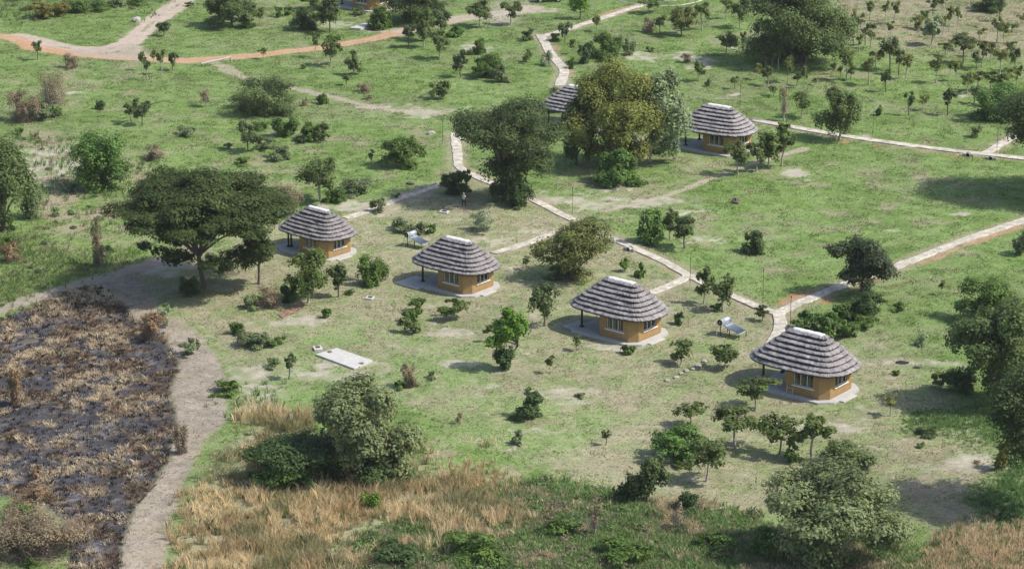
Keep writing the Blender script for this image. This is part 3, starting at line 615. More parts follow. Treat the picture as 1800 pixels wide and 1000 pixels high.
# pole barrier at the track
gx, gy = gp(378, 113); r = empty('pole_barrier', gx, gy); tag(r, 'pale wooden pole barrier lying beside the orange road', 'barrier')
a = Vector((*gp(354, 117), .35)); b_ = Vector((*gp(405, 111), .8)); o = Vector((gx, gy, 0))
b = MB(); b.tube([a-o, b_-o], [.14, .1], 8); b.build('beam', mat('weathered pole', (.45, .42, .37), .9, var=.2), r)
for p in (a, b_): b = MB(); b.tube([Vector((p.x, p.y, 0))-o, p-o], .06, 6); b.build('support_post', M_BARK, r)
# rusty sheet
P = [gp(*q) for q in ((489, 554), (497, 560), (533, 542), (522, 537))]; cx = sum(p[0] for p in P)/4; cy = sum(p[1] for p in P)/4
b = MB(); N = 9; vs = []; fs = []
for i in range(N+1):
    t = i/N
    for j in range(2):
        p = (np.array(P[0])*(1-t)+np.array(P[3])*t)*(1-j)+(np.array(P[1])*(1-t)+np.array(P[2])*t)*j
        vs += [(p[0]-cx, p[1]-cy, .06+.04*math.sin(i*2.2)+.12*t), (p[0]-cx, p[1]-cy, .04+.04*math.sin(i*2.2)+.12*t)]
for i in range(N): 
    q = i*4; fs += [(q, q+4, q+6, q+2), (q+1, q+3, q+7, q+5), (q, q+1, q+5, q+4), (q+2, q+6, q+7, q+3)]
b.add(vs, fs); so = b.build('metal_sheet', mat('rusty sheet', (.27, .165, .115), .85, scale=2, var=.5)); so.location = (cx, cy, 0); tag(so, 'rusty brown sheet lying under the leafy tree near cut branches', 'metal sheet')

# folding rack on the nearest porch
gx, gy = gp(1390, 694); r = empty('drying_rack', gx, gy, .2, math.radians(-38)); tag(r, 'white folding drying rack on the porch of the nearest hut', 'drying rack')
for sgn in (-1, 1):
    b = MB(); 
    for xx in (-.32, .32): b.tube([(xx, sgn*.28, 0), (xx, 0, 1.0)], .022, 6)
    for zz in (.15, .5, .85): b.tube([(-.32, sgn*.28*(1-zz), zz), (.32, sgn*.28*(1-zz), zz)], .016, 5)
    b.build('rack_frame', M_WHITE, r)
# porch chair of the second hut
gx, gy = gp(1051, 562); r = empty('porch_chair', gx+.2, gy+.4, .2, math.radians(-120)); tag(r, 'dark wooden chair on the shaded porch beside the solar heater hut', 'chair')
b = MB(); b.box(-.25, .25, -.25, .25, .4, .45); b.build('seat', M_DOOR, r); b = MB(); b.box(-.25, .25, .22, .26, .46, .95); b.build('backrest', M_DOOR, r)
for sx in (-.21, .21):
    for sy in (-.21, .21): b = MB(); b.box(sx-.025, sx+.025, sy-.025, sy+.025, 0, .4); b.build('leg', M_DOOR, r)

# parked off-road car at the top edge
def car(x, y):
    gx, gy = gp(x, y); r = empty('parked_car', gx, gy, 0, math.radians(188)); tag(r, 'dark green off-road car parked at the top edge of the lawn', 'car')
    paint = mat('dark green paint', (.02, .035, .03), .35, spec=.6); b = MB()
    prof = [(-2.2, .5), (-2.25, 1.0), (-2.1, 1.75), (-1.9, 1.85), (.3, 1.85), (.85, 1.15), (2.15, 1.0), (2.25, .5)]
    n = len(prof); b.add([(p[0], -.85, p[1]) for p in prof]+[(p[0], .85, p[1]) for p in prof], [tuple(range(n)), tuple(range(2*n-1, n-1, -1))]+[(i, n+i, n+(i+1) % n, (i+1) % n) for i in range(n)])
    b.build('body', paint, r, bevel=.06)
    for sy in (-.86, .86):
        b = MB(); b.box(-1.85, -.9, sy-.01, sy+.01, 1.15, 1.65); b.box(-.8, .2, sy-.01, sy+.01, 1.15, 1.65); b.build('window', M_BLACK, r)
        for sx in (-1.4, 1.4):
            b = MB(); b.tube([(sx, sy-.12, .38), (sx, sy+.12, .38)], .38, 20); wh = b.build('tyre', M_BLACK, r); b = MB(); b.tube([(sx, sy-.135, .38), (sx, sy+.135, .38)], .22, 14); b.build('rim', M_FRAME, wh)
    b = MB(); b.box(2.2, 2.28, -.7, -.45, .75, .92); b.build('headlight', M_WHITE, r); b = MB(); b.box(2.2, 2.28, .45, .7, .75, .92); b.build('headlight', M_WHITE, r)
gx0 = car(964, 3)

# ------------------------------------------------------------------ person under the big tree
def skinned(name, verts, edges, radii, m, parent, root=0, sub=1):
    me = bpy.data.meshes.new(name); me.from_pydata(verts, edges, []); me.update(); me.materials.append(m)
    o = bpy.data.objects.new(name, me); COL.objects.link(o); o.parent = parent
    sk = o.modifiers.new('skin', 'SKIN'); sk.use_smooth_shade = True
    if not me.skin_vertices: me.skin_vertices.new() if hasattr(me.skin_vertices, 'new') else None
    sv = me.skin_vertices[0].data
    for i, rr in enumerate(radii): sv[i].radius = rr if isinstance(rr, tuple) else (rr, rr); sv[i].use_root = (i == root)
    if sub: ss = o.modifiers.new('sub', 'SUBSURF'); ss.levels = sub; ss.render_levels = sub
    return o
def person(x, y):
    gx, gy = gp(x, y); r = empty('person', gx, gy, 0, math.radians(150), .97); tag(r, 'person in pale pink top, white headscarf and dark blue trousers walking in tree shade', 'person')
    M_SKIN = mat('skin', (.10, .055, .035), .6); M_SHIRT = mat('pale pink cotton', (.62, .48, .46), .9, var=.1); M_TR = mat('navy cotton', (.02, .028, .05), .9); M_SCARF = mat('white scarf', (.7, .66, .64), .9)
    V = []; E = []; R = []
    def ad(p, rr, par=None): V.append(p); R.append(rr); E.append((par, len(V)-1)) if par is not None else None; return len(V)-1
    pel = ad((0, 0, .95), (.15, .11)); wst = ad((0, 0, 1.12), (.13, .10), pel); ch = ad((0, .01, 1.32), (.16, .11), wst); nb = ad((0, .01, 1.46), .06, ch); nk = ad((0, .0, 1.52), .05, nb)
    hd = ad((0, -.015, 1.63), (.075, .09), nk); ht = ad((0, 0, 1.71), (.065, .075), hd); ad((0, -.10, 1.61), .012, hd)
    for s, ph in ((-1, 1), (1, -1)):
        sh = ad((s*.17, .01, 1.40), .055, ch); el = ad((s*.24, .03+ph*.03, 1.14), .042, sh); wr = ad((s*.25, -.03-ph*.1, .91), .028, el); pa = ad((s*.25, -.05-ph*.11, .84), (.018, .035), wr)
        for q, ln in enumerate((.065, .075, .07, .055)):
            f1 = ad((s*.25, -.075-ph*.11+q*.018, .80), .009, pa); ad((s*.245, -.08-ph*.11+q*.018, .80-ln), .007, f1)
        ad((s*.235, -.10-ph*.11, .82), .009, wr)
        hp = ad((s*.09, 0, .90), .085, pel); kn = ad((s*.10, -ph*.16, .50), .055, hp); an = ad((s*.10, -ph*.12+(.10 if ph < 0 else 0), .09), .035, kn); ad((s*.10, -ph*.12-.14+(.10 if ph < 0 else 0), .04), .032, an)
    skinned('body', V, E, R, M_SKIN, r)
    skinned('shirt', [(0, 0, .92), (0, 0, 1.12), (0, .01, 1.32), (0, .01, 1.45), (-.17, .01, 1.40), (-.22, .03, 1.22), (.17, .01, 1.40), (.22, .03, 1.22)], [(0, 1), (1, 2), (2, 3), (2, 4), (4, 5), (2, 6), (6, 7)],
            [(.18, .13), (.16, .13), (.18, .135), .08, .075, .07, .075, .07], M_SHIRT, r, 1)
    skinned('trousers', [(0, 0, .98), (-.09, 0, .88), (-.10, -.16, .50), (-.10, -.12, .12), (.09, 0, .88), (.10, .16, .50), (.10, .22, .12)], [(0, 1), (1, 2), (2, 3), (0, 4), (4, 5), (5, 6)],
            [(.16, .12), .105, .08, .065, .105, .08, .065], M_TR, r, 0)
    skinned('headscarf', [(0, .02, 1.50), (0, .035, 1.64), (0, .02, 1.72)], [(0, 1), (1, 2)], [(.075, .07), (.095, .095), (.085, .09)], M_SCARF, r, 1)
person(815.5, 364.5)
# ------------------------------------------------------------------ trees and bushes
# kind: object name, category, leaf size m, colour, density, crown fraction, lobes factor, bark, material
K = dict(
 acacia=('acacia_tree', 'tree', .16, (.044, .068, .022), 9, .64, 1, M_BARK),
 shade=('shade_tree', 'tree', .17, (.050, .078, .030), 5.0, .80, 1.3, M_BARK),
 olive=('spreading_tree', 'tree', .17, (.135, .160, .046), 5.5, .86, 1.6, M_BARK),
 silver=('silver_leaved_tree', 'tree', .22, (.135, .185, .105), 4.2, .84, 1.2, M_PALEBARK),
 sausage=('sausage_tree', 'tree', .17, (.100, .130, .062), 4.6, .92, 1.5, M_PALEBARK),
 dark=('mango_tree', 'tree', .17, (.036, .054, .026), 5.0, .80, 1.2, M_BARK),
 big=('broadleaf_tree', 'tree', .20, (.074, .112, .042), 5.0, .88, 1.5, M_BARK),
 young=('young_tree', 'tree', .20, (.075, .110, .038), 3.3, .66, 1, M_PALEBARK),
 ydark=('young_tree', 'tree', .18, (.062, .092, .038), 3.6, .68, 1, M_BARK),
 open=('round_tree', 'tree', .18, (.098, .120, .042), 3.6, .75, 1.4, M_BARK),
 sap=('sapling', 'tree', .17, (.085, .115, .035), 3.0, .52, .8, M_PALEBARK),
 sapd=('sapling', 'tree', .17, (.070, .098, .040), 3.2, .55, .8, M_BARK),
 sapy=('sapling', 'tree', .17, (.115, .135, .045), 2.8, .50, .8, M_PALEBARK),
 bright=('leafy_tree', 'tree', .19, (.085, .170, .026), 4.5, .62, 1.2, M_BARK),
 leafy=('leafy_tree', 'tree', .19, (.078, .118, .034), 4.2, .78, 1.2, M_PALEBARK),
 bare=('bare_tree', 'tree', .12, (.19, .165, .12), 1.0, .75, 1, M_PALEBARK),
 bush=('bush', 'bush', .16, (.068, .120, .030), 4.6, 1, 1, M_BARK),
 lush=('bush', 'bush', .18, (.058, .115, .026), 4.6, 1, 1.2, M_BARK),
 dbush=('bush', 'bush', .16, (.048, .084, .032), 4.8, 1, 1, M_BARK),
 gbush=('bush', 'bush', .15, (.110, .150, .080), 3.8, 1, 1, M_BARK),
 obush=('bush', 'bush', .16, (.125, .125, .040), 3.8, 1, 1, M_BARK),
 feather=('feathery_shrub', 'shrub', .17, (.090, .130, .055), 2.6, 1, 1, M_BARK),
 silvs=('silvery_shrub', 'shrub', .15, (.20, .25, .18), 2.6, 1, .8, M_BARK),
 twig=('dry_shrub', 'shrub', .11, (.17, .145, .11), 1.6, 1, 1, M_TWIG),
 rust=('dry_shrub', 'shrub', .13, (.17, .125, .085), 2.2, 1, 1, M_TWIG),
)
def leaves(P, Nrm, size, rs, elong=1.7, jit=.35):
    n = len(P); r = rs.normal(size=(n, 3)); t = np.cross(Nrm, r); t /= np.linalg.norm(t, axis=1, keepdims=True)+1e-9
    b = np.cross(Nrm, t); s = size*(1+jit*(rs.rand(n, 1)*2-1)); l = s*elong*.5; wd = s*.5
    return np.stack([P-t*l, P-b*wd, P+t*l, P+b*wd], 1).reshape(-1, 3)
def make_crown(c, ax, az, kind, rs, lob=None):
    nm, cat, ls, col, dens, ch, lf, bk = K[kind]; flat = kind in ('acacia',)
    ls = max(ls, .0) * (1 if ax > 1 else .85)
    area = math.pi*ax*az; 
    N = int(min(90000 if kind == 'acacia' else 60000, max(110, 1.9*dens*(area+ax*ax*.8)/(ls*ls*.85)))); 
    if lob is None:
        nl = int(np.clip((4+ax*1.7)*lf, 3, 34)) if not flat else int(np.clip(7+ax*2.6, 7, 40)); lob = []
        for i in range(nl):
            zf = 1-2*(i+.5)/nl; af = i*2.39996; rf = math.sqrt(1-zf*zf); d = np.array([rf*math.cos(af), rf*math.sin(af), zf])+rs.normal(size=3)*.28; d /= np.linalg.norm(d)
            if flat:
                q = math.sqrt(rs.rand())*.86; a = rs.rand()*6.28; z = (1-q*q)*.75-.35+rs.uniform(-.28, .22)
                if rs.rand() < .25: z -= .35*(1-q)
                lob.append((q*math.cos(a), q*math.sin(a), z, rs.uniform(.20, .34), .30))
            else:
                if d[2] < -.3 and rs.rand() < .6: d[2] = -d[2]
                q = rs.uniform(.50, .72); lob.append((d[0]*q, d[1]*q, d[2]*q, rs.uniform(.30, .48)*(1.1 if nl < 8 else .9 if nl < 16 else .74), .9))
        if not flat: lob.append((0, 0, -.05, .5, .9))
    lob = np.array(lob); wts = lob[:, 3]**2; wts /= wts.sum(); li = rs.choice(len(lob), N, p=wts)
    nsub = max(5, int(N/len(lob)/42)) if N > 600 else 6
    sd_ = rs.normal(size=(len(lob), nsub, 3)); sd_ /= np.linalg.norm(sd_, axis=2, keepdims=True); sd_[..., 2] = np.where(sd_[..., 2] < -.35, -sd_[..., 2]*.6, sd_[..., 2])
    srad = rs.uniform(.50, 1.0, size=(len(lob), nsub)); shue = rs.uniform(.80, 1.22, size=(len(lob), nsub))
    si = rs.randint(nsub, size=N); D = sd_[li, si]; g = rs.normal(size=(N, 3)); g = g/np.maximum(1, np.linalg.norm(g, axis=1, keepdims=True)/2.2)
    rl = lob[li, 3][:, None]
    sig = .25 if nsub < 10 else .20
    loc = D*srad[li, si][:, None] + g*sig; loc = loc*rl; loc[:, 2] *= lob[li, 4]
    P = lob[li, :3] + loc
    qx = np.percentile(np.abs(P[:, 0]), 99); z0, z1 = np.percentile(P[:, 2], [1.5, 99.3])
    P[:, :2] *= .98/qx; P[:, 2] = (P[:, 2]-(z0+z1)/2)/((z1-z0)/2)*.98; lob = lob.copy(); lob[:, :2] *= .98/qx; lob[:, 2] = (lob[:, 2]-(z0+z1)/2)/((z1-z0)/2)*.98
    S3 = np.array([ax, ax, az]); 
    out = (D*.9 + g*.25)/S3*ax; P = P*S3 + np.array(c)
    P[:, 2] = np.maximum(P[:, 2], rs.uniform(.03, .18, N))
    Nm = out*1.0 + rs.normal(size=(N, 3))*.45 + np.array([0, 0, .5 if not flat else .9]); Nm /= np.linalg.norm(Nm, axis=1, keepdims=True)
    V = leaves(P, Nm, ls, rs, 2.0 if kind in ('acacia', 'silver', 'sausage') else 1.6)
    lh = rs.uniform(.88, 1.12, len(lob))[li]*shue[li, si]*rs.uniform(.82, 1.20, N)
    C = np.array(col)[None]*np.array([1.72, 1.62, 1.42])*lh[:, None]; yel = (rs.rand(N) < .10)[:, None]; C = np.where(yel, C*np.array([1.45, 1.25, 1.0]), C)
    return V, np.repeat(C, 4, axis=0), lob*np.array([ax, ax, az, ax, 1])+np.array([*c, 0, 0])
def twigs(c, ax, az, n, rs, base, wd=.03, up=.6):
    d = rs.normal(size=(n, 3)); d[:, 2] = np.abs(d[:, 2])+up; d /= np.linalg.norm(d, axis=1, keepdims=True)
    o = np.array(base)+rs.normal(size=(n, 3))*np.array([ax*.30, ax*.30, .05]); o[:, 2] = np.abs(o[:, 2])
    f = rs.uniform(.3, .95, (n, 1)); e = o + d*np.array([ax, ax, az*1.7])*f
    s = np.cross(d, rs.normal(size=(n, 3))); s /= np.linalg.norm(s, axis=1, keepdims=True)
    mid = (o+e)/2+s*.05*ax; 
    return np.stack([o-s*wd*.5, o+s*wd*.5, e], 1).reshape(-1, 3)
def tree(kind, x, y, wpx, hpx, label, ch=None, seed=0, group=None, trunk_lean=0, base=None, fruit=0, lob=None, noct=False):
    nm, cat, ls, col, dens, ch0, lf, bk = K[kind]; ch = ch or ch0; rs = np.random.RandomState(seed*7+13)
    d = PITCH+math.atan((y-500)/FPX); sn, cs = math.sin(d), math.cos(d); isb = ch >= 1
    if isb:
        s = sc(y); b = wpx/2/s; hh = hpx/2/s
        a = math.sqrt(max(hh*hh-(b*sn)**2, (b*.34)**2))/cs; yb = y-hh*s+a*cs*s*.92
        yb = min(yb, y-1); zc = a*.92; az = a; H = 2*a
    else:
        yb = y; s = sc(y); b = wpx/2/s; hh = ch*hpx/2/s
        az = math.sqrt(max(hh*hh-(b*sn)**2, (b*.30)**2))/cs
        zc = (hpx/s-hh)/cs; H = zc+az
    gx, gy = gp(x, yb); bx = 0
    if base is not None: (bxp, byp) = base; g2 = gp(bxp, byp); bx = gx-g2[0]; by = gy-g2[1]; gx, gy = g2; c = (bx, by, zc)
    else: c = (0, 0, zc)
    small = wpx < 17 and isb
    V, C, lobw = make_crown(c, b, az, kind, rs, lob)
    mt = M_GLOSS if kind in ('silver', 'sausage', 'dark', 'lush') else M_LEAF
    if small:
        o = npmesh(nm, V, 4, mt, None, C); o.location = (gx, gy, 0); tag(o, label, cat, group); return o
    r = empty(nm, gx, gy); tag(r, label, cat, group)
    npmesh('crown' if not isb else 'foliage', V, 4, mt, r, C)
    t = MB(); rnd = random.Random(seed)
    n = 6 if wpx < 60 else 9
    if isb or kind in ('twig',):
        for i in range(3 if wpx < 40 else 7):
            q = lobw[rnd.randrange(len(lobw))]; st = (rnd.uniform(-.15, .15)*b, rnd.uniform(-.15, .15)*b, -.05)
            t.tube([st, ((st[0]+q[0])/2+rnd.uniform(-.1, .1), (st[1]+q[1])/2, q[2]*.55), (q[0], q[1], q[2])], [.035+.012*b, .025+.008*b, .012], 5, False)
        part = 'stem'
    else:
        tr = (.026*H+.018*b+.02)*(.62 if wpx < 110 else .8); 
        if kind in ('acacia', 'open', 'big', 'shade'): fh = max(.45, zc-az*1.05)*.82
        else: fh = max(.3, (zc-az)*.95)
        if kind == 'acacia': fh = 3.4; tr *= .62
        lean = (rnd.uniform(-.10, .10)*fh+trunk_lean, rnd.uniform(-.1, .1)*fh)
        fk = (lean[0], lean[1], fh)
        t.tube([(0, 0, -.1), (0, 0, .04*H), (lean[0]*.35+rnd.uniform(-.05, .05)*fh, lean[1]*.5, fh*.5), fk], [tr*1.5, tr*1.12, tr*.95, tr*.88], n, False)
        nb = 3 if wpx < 30 else 6 if wpx < 80 else 12
        order = sorted(range(len(lobw)), key=lambda i: rnd.random())[:nb]
        for i in order:
            q = lobw[i]; m1 = (fk[0]+(q[0]-fk[0])*.35, fk[1]+(q[1]-fk[1])*.35, fk[2]+(q[2]-fk[2])*(.55 if kind != 'acacia' else .45)); j = .07*b
            m2 = (fk[0]+(q[0]-fk[0])*.7+rnd.uniform(-j, j), fk[1]+(q[1]-fk[1])*.7+rnd.uniform(-j, j), fk[2]+(q[2]-fk[2])*.82)
            t.tube([fk, m1, m2, (q[0], q[1], q[2])], [tr*.62, tr*.42, tr*.25, tr*.10], max(5, n-3), False)
        part = 'trunk'
    if wpx >= 17 or not isb: t.build(part, bk, r, True)
    if kind in ('twig', 'rust', 'bare'):
        TV = twigs((0, 0, zc), b, az if isb else H*.5, int(60+b*b*140), rs, (0, 0, 0 if isb else zc-az), .035)
        npmesh('branches', TV, 3, M_TWIG if kind != 'bare' else M_PALEBARK, r)
    if kind == 'feather':
        TV = twigs((0, 0, zc), b, az, int(80+b*b*200), rs, (0, 0, 0), .07, .9)
        npmesh('fronds', TV, 3, M_BLADE, r, np.repeat(np.array([[.11, .15, .06]])*rs.uniform(.7, 1.3, (len(TV)//3, 1)), 3, axis=0))
    for i in range(fruit):
        q = lobw[rnd.randrange(len(lobw))]; f = MB(); X0, Y0, Z0 = (fruit_pts[i] if i < len(fruit_pts) else (q[0], q[1]-.5, q[2]))
        f.tube([(X0, Y0, Z0+.9), (X0, Y0, Z0)], .012, 4); f.tube([(X0, Y0, Z0), (X0, Y0, Z0-.12), (X0, Y0, Z0-.45), (X0, Y0, Z0-.55)], [.02, .07, .08, .03], 8)
        f.build('fruit', M_BARK if kind == 'sausage' else M_BARK, r, True)
    return r
fruit_pts = []

